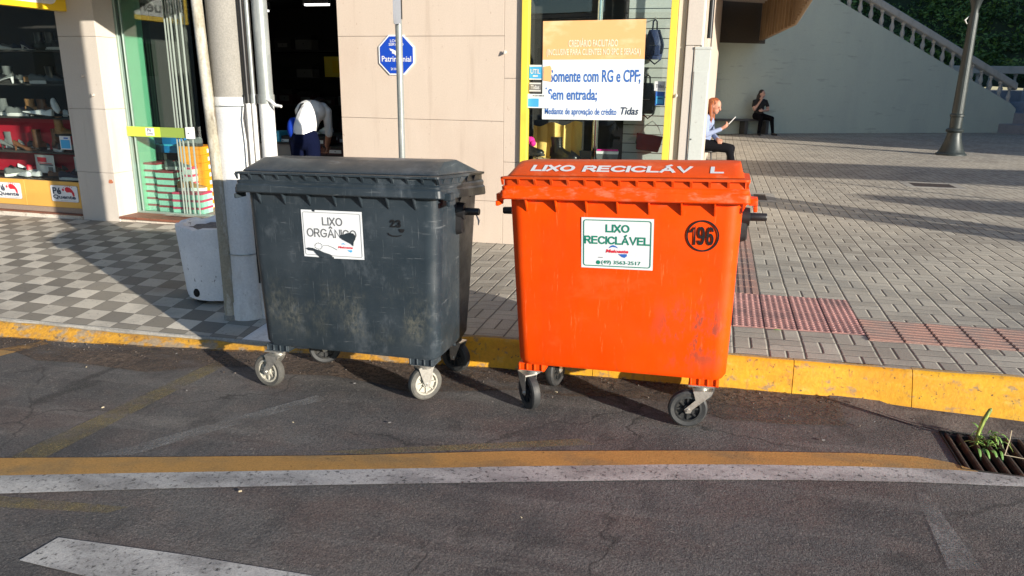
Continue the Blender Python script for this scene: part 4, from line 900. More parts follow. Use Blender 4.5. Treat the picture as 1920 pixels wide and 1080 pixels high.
m = mbx('soffit'); m.bx(-2.7, 5, -1.1, 1.15, 2.95, 3.15); m.build('roof', ks, bevel=.02)
for x in (-2.3, 1.2, 4.6):
    for y in (-.9, .9): m = mbx('galv'); m.lathe([(.04, 0), (.04, 2.94)], 10, (x, y, 0)); m.build('post', ks, smooth=60)
def upole(lab, x, y, r, h, z0=.2):
    t = thing('street_pole', lab, 'pole', (x, y, z0)); m = mbx('polecon'); m.lathe([(r*1.2, 0), (r, h)], 16); m.build('shaft', t, smooth=60)
    m = mbx('galv'); m.tube([(0, 0, h-.4), (-1.1, -.4, h+.1)], .04, 8); m.build('arm', t, smooth=60); return t
upole('wide concrete street pole to the right', 9.2, 5.04, .22, 9); upole('thin steel street pole to the right', 9.6, 5.32, .15, 7.5)
tree('tree', 'slim street tree far beyond the right edge', 27.4, -9.7, 6.2, .14, 14, 0, .7, 'street trees', 30, .1)
kk = thing('shadow_panel', 'unseen panel wall added beyond the right edge to shade the plaza', 'panel', (14, 5.28, .2))  # added out of view, sized for the wedge of shade on the paving
mbx('step').bx(-2, 2, -.24, .24, 0, 2.83).build('body', kk, bevel=.02); mbx('white').bx(-1.9, 1.9, -.246, -.241, .6, 2.6).build('face', kk)
pt = thing('street_pole', 'wooden service pole with transformer and wires across the street', 'pole', (-3.2, -6, -.1))
m = mbx('bark'); m.lathe([(.16, 0), (.12, 9)], 12); m.build('shaft', pt, smooth=60); m = mbx('lamp'); m.lathe([(.3, 3.2), (.32, 4.3), (.2, 4.4)], 14, (.5, 0, 0)); m.box((0, 0, 5.2), (2.4, .1, .1)); m.box((0, 0, 3.1), (2.0, .1, .1)); m.build('transformer', pt, smooth=40)
m = mbx('black')
for k, (dx, z) in enumerate(((-1.1, 5.25), (-.4, 5.25), (.4, 5.25), (1.1, 5.25), (-.9, 3.2), (.9, 3.15), (0, 4.4))):
    m.tube([(-16, dx, z+.6), (-8, dx, z), (0, dx, z+.3), (8, dx*1.1, z), (16, dx, z+.7)], .014, 5)
    m.tube([(dx, 0, z), (dx+3, -6, z+.5), (dx+7, -14, z+1)], .012, 5)
m.build('wires', pt)
# ================================================================ wheeled bins
def castor(par, piv, ctr, ax, tyre, hub, ztop):
    """ctr = wheel centre, ax = axle direction angle (the side facing it), all in the bin's frame"""
    z = ctr[2]; R = Matrix.Translation(ctr) @ Matrix.Rotation(ax, 4, 'Z') @ Matrix.Rotation(pi/2, 4, 'Y')      # local z -> axle
    m = mbx('zinc'); m.box((piv[0], piv[1], ztop-.006), (.125, .105, .007)); m.lathe([(.036, ztop-.035), (.04, ztop-.012)], 14, (piv[0], piv[1], 0))
    A = Vector((cos(ax), sin(ax), 0)); F = Vector((-A.y, A.x, 0)); pv = Vector((piv[0], piv[1], 0)); cv = Vector((ctr[0], ctr[1], 0)); f0 = (pv-cv).dot(F)
    for s in (-1, 1):
        P = [(f0-.048, ztop-.03), (f0+.048, ztop-.03), (f0+.04, ztop-.05), (.020, z+.004), (.012, z-.016), (-.012, z-.016), (-.020, z+.004), (f0-.035, ztop-.075)]
        m.loft([[cv+F*u+A*(s*.031)+Vector((0, 0, v)) for u, v in P], [cv+F*u+A*(s*.0345)+Vector((0, 0, v)) for u, v in P]])
    m.loft([[cv+F*(f0+u)+A*v+Vector((0, 0, q)) for u, v in ((-.048, -.036), (.048, -.036), (.048, .036), (-.048, .036))] for q in (ztop-.034, ztop-.026)])
    m.lathe([(.009, -.042), (.009, .042)], 8, ctr, Matrix.Rotation(ax, 4, 'Z') @ Matrix.Rotation(pi/2, 4, 'Y'))
    f = m.build('castor', par, smooth=40)
    RR = Matrix.Rotation(ax, 4, 'Z') @ Matrix.Rotation(pi/2, 4, 'Y')
    m = mbx(tyre); m.lathe([(.070, -.020), (.088, -.024), (.097, -.018), (.100, -.006), (.100, .006), (.097, .018), (.088, .024), (.070, .020), (.070, -.020)], 40, ctr, RR, cap=False); m.build('tyre', f, smooth=40)
    m = mbx(hub); m.lathe([(.070, -.020), (.060, -.022), (.058, -.012), (.058, .012), (.060, .022), (.070, .020)], 36, ctr, RR, cap=False)
    m.lathe([(.024, -.026), (.024, .026)], 18, ctr, RR)
    for k in range(8):
        a = k*pi/4; c_ = Vector(ctr)+RR @ Vector((.040*cos(a), .040*sin(a), 0)); m.bm.verts.ensure_lookup_table(); n0 = len(m.bm.verts)
        m.box((0, 0, 0), (.046, .009, .030)); m.bm.verts.ensure_lookup_table(); Rk = Matrix.Translation(c_) @ RR @ Matrix.Rotation(a, 4, 'Z')
        for v in m.bm.verts[n0:]: v.co = Rk @ v.co
    m.mat(hub); m.lathe([(.058, -.004), (.022, -.004), (.022, .004), (.058, .004)], 24, ctr, RR, cap=False)
    m.build('rim', f, smooth=40)

def make_bin(name, label, loc, rz, tl, pm, tyre, hub, wheels, shift=0.):
    b = thing(name, label, 'wheeled bin')
    b.matrix_world = Matrix.Translation((loc[0], loc[1], loc[2]+.6)) @ Matrix.Rotation(rz, 4, 'Z') @ Matrix.Rotation(-tl, 4, 'Y') @ Matrix.Translation((0, 0, -.6))
    # body: lofted rounded box, slightly bellied, with moulded castor blocks and gusset fins
    m = mbx(pm); rings = []
    for z, hw, f, bk, r in ((.262, .50, -.30, .14, .05), (.266, .525, -.325, .17, .06), (.294, .541, -.341, .195, .066), (.5, .550, -.343, .232, .07), (.8, .562, -.343, .275, .072), (1.05, .572, -.340, .31, .075), (1.172, .577, -.338, .325, .075)):
        rings.append([(x, y, z) for x, y in rrect(-hw, hw, f, bk, r, 6)])
    m.loft(rings)
    for k in range(7):
        x = -.472+.1537*k; m.loft([[(x+d, -.338, 1.166), (x+d, -.378, 1.166), (x+d, -.342, 1.098)] for d in (-.003, .004)])
    for k in range(3):
        for s in (-1, 1): y = -.2+.18*k; m.loft([[(s*.575, y+d, 1.15), (s*.60, y+d, 1.15), (s*.57, y+d, 1.09)] for d in (-.003, .004)])
    bo = m.build('body', b, smooth=38, bevel=0)
    for x, y in ((-.47, -.262), (.435, -.262), (-.455, .09), (.435, .09)):
        m = mbx(pm); m.box((x, y, .249), (.145, .115, .034)); m.box((x, y, .2295), (.150, .12, .007))
        for k in range(4): m.box((x-.063+.042*k, y-.060, .249), (.010, .012, .036))
        m.build('castor_block', b, bevel=.003, seg=1)
    # rim band
    m = mbx(pm); drop = lambda y, k: -k*clamp((y+.385)/.69, 0, 1)
    def ring(hw, f, bk, z, k, r=.05): return [(x, y, z+drop(y, k)) for x, y in rrect(-hw, hw, f, bk, r, 5)]
    m.loft([ring(.580, -.345, .332, 1.166, .07), ring(.606, -.380, .36, 1.164, .07, .03), ring(.609, -.386, .366, 1.170, .07, .03), ring(.606, -.384, .364, 1.205, .065, .03), ring(.598, -.378, .36, 1.212, .06, .03), ring(.600, -.379, .361, 1.226, .055, .03), ring(.594, -.373, .355, 1.232, .05, .03), ring(.56, -.34, .32, 1.232, .05, .05)], cap0=False)
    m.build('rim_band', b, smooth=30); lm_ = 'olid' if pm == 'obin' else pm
    for s in (-1, 1):
        m = mbx(pm); m.bx(s*.600, s*.640, -.33, -.255, 1.150, 1.185); m.bx(s*.622, s*.640, -.345, -.255, 1.122, 1.150); m.build('lid_grip', b, bevel=.006)
    # lid: skirt with notched ledge, sloping front, bevelled sides, falling back
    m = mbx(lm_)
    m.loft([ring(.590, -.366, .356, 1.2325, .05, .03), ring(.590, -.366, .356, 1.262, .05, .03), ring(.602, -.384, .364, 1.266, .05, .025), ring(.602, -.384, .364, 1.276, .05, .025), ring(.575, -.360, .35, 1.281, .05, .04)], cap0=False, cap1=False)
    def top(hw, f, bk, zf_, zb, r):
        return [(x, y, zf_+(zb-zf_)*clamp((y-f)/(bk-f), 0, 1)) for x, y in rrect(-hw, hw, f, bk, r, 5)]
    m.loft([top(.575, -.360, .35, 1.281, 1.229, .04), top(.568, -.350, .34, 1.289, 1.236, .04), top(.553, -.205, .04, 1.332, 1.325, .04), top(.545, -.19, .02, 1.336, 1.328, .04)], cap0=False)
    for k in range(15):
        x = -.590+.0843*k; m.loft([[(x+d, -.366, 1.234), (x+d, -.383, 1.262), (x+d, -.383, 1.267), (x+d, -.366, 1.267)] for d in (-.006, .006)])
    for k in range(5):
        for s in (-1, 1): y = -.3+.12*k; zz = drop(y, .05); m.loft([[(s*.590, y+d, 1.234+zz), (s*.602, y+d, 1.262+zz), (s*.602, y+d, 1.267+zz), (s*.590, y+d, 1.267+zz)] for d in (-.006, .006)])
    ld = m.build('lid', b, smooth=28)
    # lifting trunnions
    for s in (-1, 1):
        m = mbx('black'); RX = Matrix.Rotation(s*pi/2, 4, 'Y'); q = Matrix.Translation((0, 0, 0))
        m.loft([[(s*x, y+k_*.0, z) for y, z in rrect(-.085+i*.012, .015-i*.012, .915+i*.012, 1.105-i*.012, .035, 5)] for i, (x, k_) in enumerate(((.550, 0), (.598, 0), (.604, 0)))])
        m.lathe([(.050, .575), (.046, .612), (.021, .615), (.020, .69), (.017, .695)], 20, (0, -.035, 1.05), RX); m.build('trunnion', b, smooth=40, bevel=0)
    for (piv, ctr, ax) in wheels: castor(b, piv, ctr, ax, tyre, hub, .231)
    return b, bo, ld
# dark bin
def at_front(a, z, d=.0016): return Matrix.Translation((a, -.3435-d, z)) @ FRONT
db, dbo, dld = make_bin('wheeled_bin', 'scuffed charcoal wheeled bin with torn white sticker and off white castors', (-1.92, 3.91, -.038), -.013, .019, 'dbin', 'tyre', 'hubwhite',
    [((-.485, -.285), (-.540, -.315, .100), radians(-98)), ((.435, -.262), (.425, -.250, .100), radians(-40)), ((.435, .12), (.445, .20, .100), radians(-107)), ((-.455, .09), (-.42, .12, .100), radians(-60))])
for o in [q for q in db.children if q.name.startswith('castor') and not q.name.startswith('castor_block')][2:]:
    for c in o.children: c.data.materials[0] = MT['tyreblack'] if c.name.startswith('tyre') else MT['hubblack']
m = mbx('sticker'); C_ = (-.043, .946); w2, h2 = .182, .130
P = [(-w2, -h2), (-w2+.09, -h2-.001), (-w2+.085, -h2+.008), (-w2+.075, -h2+.022), (-.0, -h2+.004), (.0, -h2-.003), (w2, -h2), (w2, h2), (-w2+.085, h2), (-w2+.083, h2-.010), (-w2+.066, h2-.008), (-w2+.064, h2), (-w2, h2)]
m.loft([[(C_[0]+u, -.3432-d, C_[1]+v) for u, v in P] for d in (0, .0012)]); st = m.build('sticker', db); st['label'] = 'torn white paper sticker with grey lettering'
m = mbx('stickgrey'); T = lambda u, v: at_front(C_[0]+u, C_[1]+v)
strokes(m, 'LIXO', T(.005, .071), .122, .045, .0068, .24); strokes(m, 'ORGÂNICO', T(-.004, .006), .300, .048, .0068, .22); ring2d(m, rrect(-w2+.009, w2-.009, -h2+.011, h2-.011, .010, 3), .0022, T(0, 0)); 
m.tube([T(u, v) @ Vector((0, 0, .001)) for u, v in ((-.06, -.062), (-.03, -.062), (0, -.072), (.025, -.084))], .0012, 4)
rr = random.Random(3)
for k in range(12): a = k*.52; m.box(T(-.088+.022*cos(a), -.068+.017*sin(a)) @ Vector((0, 0, .001)), (.006, .001, .004))
m.build('lettering', st)
m = mbx('stickred'); text_into(m, 'Meioeste', T(.075, -.067), .088, .013, .03, .2); m.mat('stickcyan'); flat(m, [(.05, -.052), (.056, -.046), (.066, -.044), (.078, -.052), (.066, -.050)], T(0, 0)); flat(m, [(.086, -.082), (.112, -.080), (.116, -.086), (.106, -.094), (.094, -.088)], T(0, 0)); m.build('emblem', st)
m = mbx('dbin'); P = [(.052, .002), (.075, .006), (.088, .012), (.105, .016), (.128, .013), (.140, .0), (.139, -.018), (.128, -.034), (.124, -.058), (.112, -.046), (.085, -.034), (.062, -.024), (.046, -.012)]
flat(m, P, at_front(C_[0], C_[1], .0040)); P = [(-.168, -.083), (-.150, -.078), (-.122, -.080), (-.100, -.088), (-.084, -.090), (-.06, -.100), (-.02, -.110), (-.004, -.118), (-.018, -.130), (-.028, -.136), (-.06, -.132), (-.09, -.125), (-.108, -.108), (-.118, -.096), (-.150, -.094)]
flat(m, P, at_front(C_[0], C_[1], .0040)); m.build('torn_patch', st)
m = mbx('stickblack'); T = lambda u, v: at_front(.345+u, .995+v, .001)
strokes(m, '23', T(-.012, .028), .062, .042, .009, .35); ring2d(m, [(-.05+.0*k, 0) for k in range(0)] or [(.022+.014*cos(a), -.004+.016*sin(a)) for a in frange(pi*1.05, 2*pi*.97, .4)]+[(.022+.007*cos(a), -.002+.008*sin(a)) for a in frange(2*pi*.97, pi*1.05, .4)], .001, T(0, 0))
flat(m, [(.022+.016*cos(a), .0+.018*sin(a)) for a in frange(pi, 2*pi, .35)]+[(.022+.007*cos(a), .0+.008*sin(a)) for a in frange(2*pi, pi, .35)], T(0, 0)); flat(m, [(-.055, -.022), (-.048, -.030), (-.03, -.036), (.0, -.036), (.02, -.031), (.02, -.036), (.0, -.042), (-.03, -.043), (-.052, -.036), (-.06, -.026)], T(0, 0)); m.build('number_mark', db)
m = mbx('offwhite'); m.tube([(.675, -.03, 1.03), (.69, -.035, 1.0), (.685, -.03, .975)], [.004, .006, .003], 5); m.build('tied_scrap', db)
# orange bin
ob, obo, old = make_bin('wheeled_bin', 'bright orange wheeled bin with number 196 and clean recycling sticker', (-.409, 3.966, .002), -.028, .035, 'obin', 'tyreblack', 'hubblack',
    [((-.47, -.262), (-.485, -.305, .100), radians(-138)), ((.425, -.275), (.362, -.318, .100), radians(-80)), ((.435, .09), (.44, .05, .100), radians(-20)), ((-.455, .09), (-.425, .05, .100), radians(-12))])
C_ = (-.0115, .949); w2, h2 = .1785, .128
m = mbx('sticker'); P = [(-w2, -h2), (w2, -h2), (w2, h2), (-w2, h2)]; m.loft([[(C_[0]+u, -.3432-d, C_[1]+v) for u, v in P] for d in (0, .0012)]); st = m.build('sticker', ob); st['label'] = 'clean white sticker with green lettering and border'
T = lambda u, v: at_front(C_[0]+u, C_[1]+v)
m = mbx('stickgreen'); strokes(m, 'LIXO', T(.003, .076), .118, .040, .0078, .24); strokes(m, 'RECICLÁVEL', T(.0, .016), .324, .041, .0078, .24); ring2d(m, rrect(-w2+.010, w2-.010, -h2+.010, h2-.010, .014, 4), .0045, T(0, 0))
flat(m, [(-.092+.0105*cos(a), -.098+.0105*sin(a)) for a in frange(0, 5.9, .4)], T(0, 0)); text_into(m, '(49) 3563-2517', T(.022, -.098), .196, .024, .012); m.build('lettering', st)
m = mbx('stickred'); text_into(m, 'Meioeste', T(.002, -.038), .112, .018, .035, .2); m.mat('stickblue')
flat(m, [(-.040, -.024), (-.030, -.012), (-.018, -.007), (-.004, -.012), (.008, -.023), (-.006, -.018), (-.022, -.017)], T(0, 0)); flat(m, [(.008, -.052), (.050, -.050), (.052, -.060), (.040, -.070), (.026, -.066)], T(0, 0)); m.mat('stickgrey'); m.box(T(-.08, -.072) @ Vector((0, 0, .001)), (.022, .001, .003)); m.build('emblem', st)
m = mbx('stickblack'); T = lambda u, v: at_front(.399+u, 1.003+v, .001)
ring2d(m, [(.077*cos(k*2*pi/48), .077*sin(k*2*pi/48)) for k in range(48)], .0082, T(0, 0)); strokes(m, '196', T(-.004, 0), .112, .090, .0102, .42); m.build('number_mark', ob)
m = mbx('sticker'); an = math.atan2(1.332-1.289, .145)
T = lambda u, v: Matrix.Translation((u, -.350, 1.289)) @ Matrix.Rotation(an, 4, 'X') @ Matrix.Translation((0, v, .001))
strokes(m, 'LIXO', T(-.348, .072), .222, .080, .018, .26); strokes(m, 'RECICLÁV', T(.07, .070), .53, .080, .018, .26); strokes(m, 'L', T(.45, .068), .062, .080, .018); m.build('lid_lettering', old)

# ================================================================ display goods
def shoe_mesh(kind, um, sm):
    """heel at x=0, toe towards +x, about .27 long; returns (upper MB, sole MB)"""
    u, s = mbx(um), mbx(sm); L = .27
    def sec(x, hw, z0, z1, n=12, flat_=.5):
        return [(x, hw*cos(a)*(1 if sin(a) > 0 else 1.05), z0+(z1-z0)*max(0, sin(a))**flat_ if sin(a) > 0 else z0) for a in [2*pi*k/n for k in range(n)]]
    if kind == 'sneaker':
        u.loft([sec(x, w, .03, z) for x, w, z in ((0, .026, .09), (.02, .034, .105), (.06, .036, .10), (.09, .035, .085), (.12, .037, .095), (.16, .041, .075), (.21, .043, .058), (.25, .035, .050), (.268, .018, .042))])
        for k in range(4): u.box((.115+.02*k, 0, .092-.008*k), (.006, .05, .006))
        s.loft([[(L*(.5+.53*sx), hw*sy, z) for sx, sy in [(cos(a), sin(a)) for a in [2*pi*k/20 for k in range(20)]]] for z, hw in ((0, .040), (.028, .047), (.034, .045))])
    elif kind == 'dress':
        u.loft([sec(x, w, .02, z) for x, w, z in ((0, .024, .075), (.02, .031, .085), (.07, .032, .062), (.11, .033, .070), (.16, .037, .058), (.21, .036, .044), (.26, .024, .036), (.30, .008, .028))])
        s.loft([[(.145+.155*sx, hw*sy*(1-.35*max(0, sx)), z) for sx, sy in [(cos(a), sin(a)) for a in [2*pi*k/20 for k in range(20)]]] for z, hw in ((.008, .036), (.02, .039))]); s.box((.03, 0, .006), (.06, .055, .012))
    elif kind == 'pump':
        u.loft([sec(x, w, z0, z) for x, w, z0, z in ((0, .02, .07, .115), (.03, .026, .065, .10), (.08, .026, .05, .065), (.13, .03, .03, .045), (.18, .034, .012, .04), (.23, .02, .008, .026), (.255, .006, .008, .014))])
        s.tube([(.015, 0, .07), (.012, 0, 0)], [.018, .008], 8); s.loft([sec(x, w, z-.008, z, 12) for x, w, z in ((.03, .026, .065), (.10, .026, .045), (.17, .033, .012), (.24, .014, .008))])
    else:
        h = .20 if kind == 'boot' else .26
        u.loft([sec(x, w, .035, z) for x, w, z in ((.0, .030, .12), (.03, .036, .13), (.09, .038, .13), (.14, .042, .095), (.20, .047, .075), (.25, .040, .065), (.272, .02, .05))])
        u.loft([[(.055+.052*k_*cos(a)+dx, .040*k_*sin(a), z) for a in [2*pi*q/16 for q in range(16)]] for k_, z, dx in ((1.0, .07, 0), (1.0, .12, 0), (.98, h*.8, -.004), (1.06, h, -.006))])
        for k in range(5): u.tube([(.10-.004*k, -.03, .11+.02*k), (.112-.006*k, 0, .115+.02*k), (.10-.004*k, .03, .11+.02*k)], .004, 5)
        s.loft([[(.137+.143*sx, hw*sy, z) for sx, sy in [(cos(a), sin(a)) for a in [2*pi*k/20 for k in range(20)]]] for z, hw in ((.0, .047), (.036, .050))])
        for k in range(9): s.box((.02+.03*k, 0, .008), (.012, .104, .016))
    return u, s
def shoe(kind, um, sm, loc, rz, label, sc=1., name='shoe', tilt=0, group=None):
    t = thing(name, label, 'shoe' if kind not in ('boot', 'tallboot') else 'boot', loc, (0, -tilt, rz), group); t.scale = (sc,)*3
    u, s = shoe_mesh(kind, um, sm); u.build('upper', t, smooth=60); s.build('sole', t, smooth=40); return t
def carton(loc, d, body, lid, label, rz=0, name='shoe_box', group=None, tag_=None, lh=.3):
    t = thing(name, label, 'shoe box', loc, (0, 0, rz), group); h = d[2]
    mbx(body).bx(-d[0]/2, d[0]/2, -d[1]/2, d[1]/2, 0, h*(1-lh)).build('base', t)
    mbx(lid).bx(-d[0]/2-.003, d[0]/2+.003, -d[1]/2-.003, d[1]/2+.003, h*(1-lh)+.0005, h-.001).build('lid', t)
    if tag_: m = mbx(tag_[0]); m.bx(-d[0]*tag_[1], d[0]*tag_[1], -d[1]/2-.0055, -d[1]/2-.0038, h*.22, h*.60); m.mat('stickblack'); m.box((0, -d[1]/2-.0058, h*.42), (d[0]*tag_[1]*.2, .0008, h*.08)); m.build('label', t)
    return t
def furn(name, label, cat, m, parts=()):
    o = m.build(name); return tag(o, label, cat)
# left window: shelves, backdrop
def obj1(name, label, cat, m, **k): o = m.build(name, **k); tag(o, label, cat); return o
sh = thing('display_shelf', 'dark stepped shelving filling the left display window', 'shelf', (-8.5, 7.14, .2))
mbx('dark').bx(-3.3, 1.5, -.22, .5, .20, .345).build('base', sh)
mbx('dark').bx(-3.3, 1.5, .02, .5, .62, .64).build('board', sh); mbx('dark').bx(-3.3, 1.5, .06, .5, 1.02, 1.04).build('board', sh); mbx('dark').bx(-3.3, 1.5, .08, .5, 1.40, 1.42).build('board', sh); mbx('dark').bx(-3.3, 1.5, .08, .5, 1.78, 1.80).build('board', sh)
obj1('red_backdrop', 'crimson board standing behind the lowest shoes in the left window', 'backdrop', mbx('red').bx(-11, -7.40, 7.42, 7.44, .56, 1.215))
Z0 = .546
shoe('dress', 'shoewhite', 'sole', (-7.80, 6.995, Z0), radians(160), 'white slip on shoe lying frontmost beside the price card', 1.0, tilt=0)
shoe('dress', 'shoewhite', 'sole', (-7.70, 7.06, Z0), radians(168), 'second white slip on shoe tucked behind the frontmost one', 1.0)
shoe('sneaker', 'shoenavy', 'solewhite', (-7.36, 7.0, Z0), radians(10), 'navy canvas shoe with white sole at the right window corner', 1.0)
shoe('sneaker', 'shoenavy', 'sole', (-7.20, 7.02, Z0), radians(95), 'navy canvas shoe with dark sole turned inward at the right window corner', 1.0)
shoe('dress', 'shoebrown', 'sole', (-7.66, 7.14, Z0), radians(12), 'brown dress shoe below the red backdrop between white and navy shoes', .95)
shoe('sneaker', 'shoegrey', 'solewhite', (-8.16, 7.0, Z0), radians(75), 'grey sneaker at the left frame edge on the window base', 1.05)
shoe('sneaker', 'shoered', 'solewhite', (-8.10, 7.24, Z0+.03), radians(60), 'red sneaker behind the grey sneaker on the window base', .9)
shoe('pump', 'shoebrown', 'shoebrown', (-8.18, 7.20, .84), radians(8), 'brown court shoe on the second shelf before the red backdrop', 1.1)
shoe('pump', 'shoegrey', 'sole', (-8.38, 7.20, .84), radians(20), 'grey court shoe at the left frame edge on the second shelf', 1.1)
shoe('tallboot', 'shoebrown', 'sole', (-7.98, 7.29, .84), radians(80), 'tall brown boot standing left of two on the second shelf', .95, 'boot')
shoe('tallboot', 'shoebrown', 'sole', (-7.70, 7.31, .84), radians(100), 'tall brown boot standing right of two on the second shelf', 1.0, 'boot')
shoe('sneaker', 'shoeblack', 'solewhite', (-7.50, 7.22, .84), radians(150), 'black sneaker with white sole on the second shelf at right', 1.05)
shoe('sneaker', 'shoegrey', 'sole', (-7.32, 7.20, .84), radians(70), 'dark grey sneaker nearest the pillar on the second shelf', 1.)
shoe('dress', 'shoewhite', 'sole', (-7.50, 7.16, 1.24), radians(195), 'white pointed shoe on the third shelf', 1.15, tilt=.12)
shoe('sneaker', 'shoewhite', 'solewhite', (-7.52, 7.2, 1.40), radians(330), 'white sneaker perched above the white pointed shoe', .8, tilt=-.5)
shoe('tallboot', 'shoetan', 'sole', (-7.56, 7.22, 1.02), radians(60), 'tan boot hanging at the right end between second and third shelf', .9, 'boot')
shoe('sneaker', 'shoegrey', 'solewhite', (-8.28, 7.26, 1.24), radians(20), 'grey sneaker with white sole at the left end of the third shelf', 1.1)
shoe('pump', 'shoeblack', 'sole', (-7.98, 7.28, 1.24), radians(10), 'black court shoe in the middle of the third shelf', 1.1)
shoe('pump', 'shoegrey', 'shoewhite', (-8.12, 7.28, 1.62), radians(200), 'grey court shoe with pale heel on the fourth shelf', 1.1)
shoe('sneaker', 'shoegrey', 'solewhite', (-7.90, 7.30, 1.62), radians(15), 'grey sneaker with pale sole on the fourth shelf', 1.1)
shoe('sneaker', 'shoeblack', 'sole', (-8.42, 7.28, 1.62), radians(15), 'black sneaker at the left end of the fourth shelf', 1.1)
shoe('boot', 'shoeblack', 'sole', (-7.66, 7.30, 1.62), radians(30), 'black ankle boot at the right end of the fourth shelf', 1.0, 'boot')
rr = random.Random(23)
for z, n_ in ((.546, 6), (.84, 6), (1.24, 8), (1.62, 8), (2.0, 7)):
    for k in range(n_):
        kd = rr.choice(('sneaker', 'pump', 'dress', 'boot')); shoe(kd, rr.choice(('shoeblack', 'shoegrey', 'shoebrown', 'shoetan', 'shoenavy', 'shoewhite')), rr.choice(('sole', 'solewhite')), (-8.55+1.2*k/n_+rr.uniform(-.03, .03), 7.40+rr.uniform(-.03, .05), z), radians(rr.uniform(-20, 60)), 'shoe in the back row of the left window shelves', 1.0, group='back row of shoes in the left window', name='shoe')
def card(name, label, x0, x1, z0, z1, y, mt, rz=0, mark=None, cat='card', text=None, tm='stickgrey'):
    t = thing(name, label, cat, ((x0+x1)/2, y, (z0+z1)/2), (0, 0, rz)); w_, h_ = x1-x0, z1-z0
    mbx(mt).bx(-w_/2, w_/2, 0, .004, -h_/2, h_/2).build('card', t)
    m = mbx(tm); n = 0
    for tx, v, ww, hh in (text or ()): text_into(m, tx, Matrix.Translation((0, -.0012, v*h_)) @ FRONT, w_*ww, h_*hh, .02); n += 1
    for (mt2, u0, u1, v0, v1) in (mark or ()): m.mat(mt2); m.bx(u0*w_, u1*w_, -.0022, -.0008, v0*h_, v1*h_); n += 1
    if n: m.build('print', t)
    return t
card('price_card', 'white price card with red block leaning behind the white shoes', -7.92, -7.60, .585, .80, 7.20, 'offwhite', -.12, [('stickred', -.38, .1, .1, .36), ('stickgrey', -.3, .42, -.08, .0), ('stickgrey', .15, .4, -.4, -.15), ('stickred', -.36, .36, .02, .06)], 'price card')
card('blank_card', 'plain pale card standing behind the navy shoes', -7.28, -7.14, .62, .80, 7.16, 'offwhite', .05)
card('window_sticker', 'small blue and white sticker on the left window beside the pillar', -7.18, -7.03, .91, 1.06, FY+.050, 'offwhite', 0, [('stickcyan', -.42, .42, -.42, .22), ('stickblue', -.1, .3, .3, .4)], 'sticker')

# goods behind the glass door
W_ = .235
for col_, (x, y, n, nm) in enumerate(((-6.35, 7.42, 7, 'left'), (-6.095, 7.37, 6, 'right'))):
    for k in range(n):
        o_ = ('lowest', 'second lowest', 'third from the bottom', 'fourth from the bottom', 'fifth from the bottom', 'sixth from the bottom', 'topmost')[k] if not (nm == 'right' and k == n-1) else 'topmost'
        carton((x+.006*sin(k*2.1), y, .20+.08*k), (W_, .30, .078), 'mint', 'mintlid', 'mint shoe box, maroon lid, %s of the %s mint stack behind glass' % (o_, nm), rz=.02*sin(k*3+col_), group='mint shoe boxes behind the door', tag_=('mint', .02))
for k in range(3):
    o_ = ('lowest', 'middle', 'topmost')[k]
    carton((-5.80+.004*k, 7.28, .20+.085*k), (.36, .22, .083), 'mint', 'pinklid', 'pale shoe box with crimson lid, %s of the short stack in front' % o_, rz=.10, group='crimson lidded boxes in front')
for k in range(3):
    o_ = ('lower', 'middle', 'upper')[k]
    carton((-5.90, 7.46, .46+.085*k), (.10, .20, .083), 'offwhite', 'pinklid', 'white box with crimson lid, %s one against the orange stack' % o_, rz=.05, group='crimson lidded boxes against the orange stack')
for k in range(8):
    o_ = ('lowest', 'second', 'third', 'fourth', 'fifth', 'sixth', 'seventh', 'topmost')[k]+(' from the bottom' if k not in (0, 7) else '')
    oc_ = carton((-5.925+.004*sin(k*1.7), 7.65, .20+.0925*k), (.29, .34, .091), 'orangebox', 'orangebox', 'orange shoe box with white end label, %s in the orange stack' % o_, rz=.02*sin(k*2.3), group='orange shoe boxes')
    lm = mbx('white'); lm.bx(.1485, .1505, -.06, .06, .018, .062); lm.mat('stickblack'); lm.bx(.1505, .1512, -.01, .01, .034, .044); lm.build('label', oc_)
carton((-6.36, 7.74, .84), (.34, .20, .10), 'bluebox', 'cyanbox', 'blue box with cyan lid set on the back of the mint stacks', rz=.1, lh=.2)
carton((-6.32, 7.74, .94), (.32, .20, .11), 'bluebox', 'bluebox', 'plain dark blue box topmost under the lime push bar', rz=-.1)
carton((-6.10, 7.62, .70), (.045, .2, .2), 'offwhite', 'bluebox', 'white box with blue lid beside the mint stacks', rz=.1)
shoe('sneaker', 'shoegrey', 'solewhite', (-6.16, 7.33, .682), radians(15), 'grey sneaker resting on the right mint stack', 1.1)
shoe('sneaker', 'shoetan', 'solewhite', (-5.95, 7.25, .456), radians(20), 'tan sneaker with white sole resting on the short crimson lidded stack', 1.15)
shoe('sneaker', 'shoegrey', 'sole', (-5.84, 7.6, .942), radians(200), 'dark sneaker resting on top of the orange stack', 1.0)

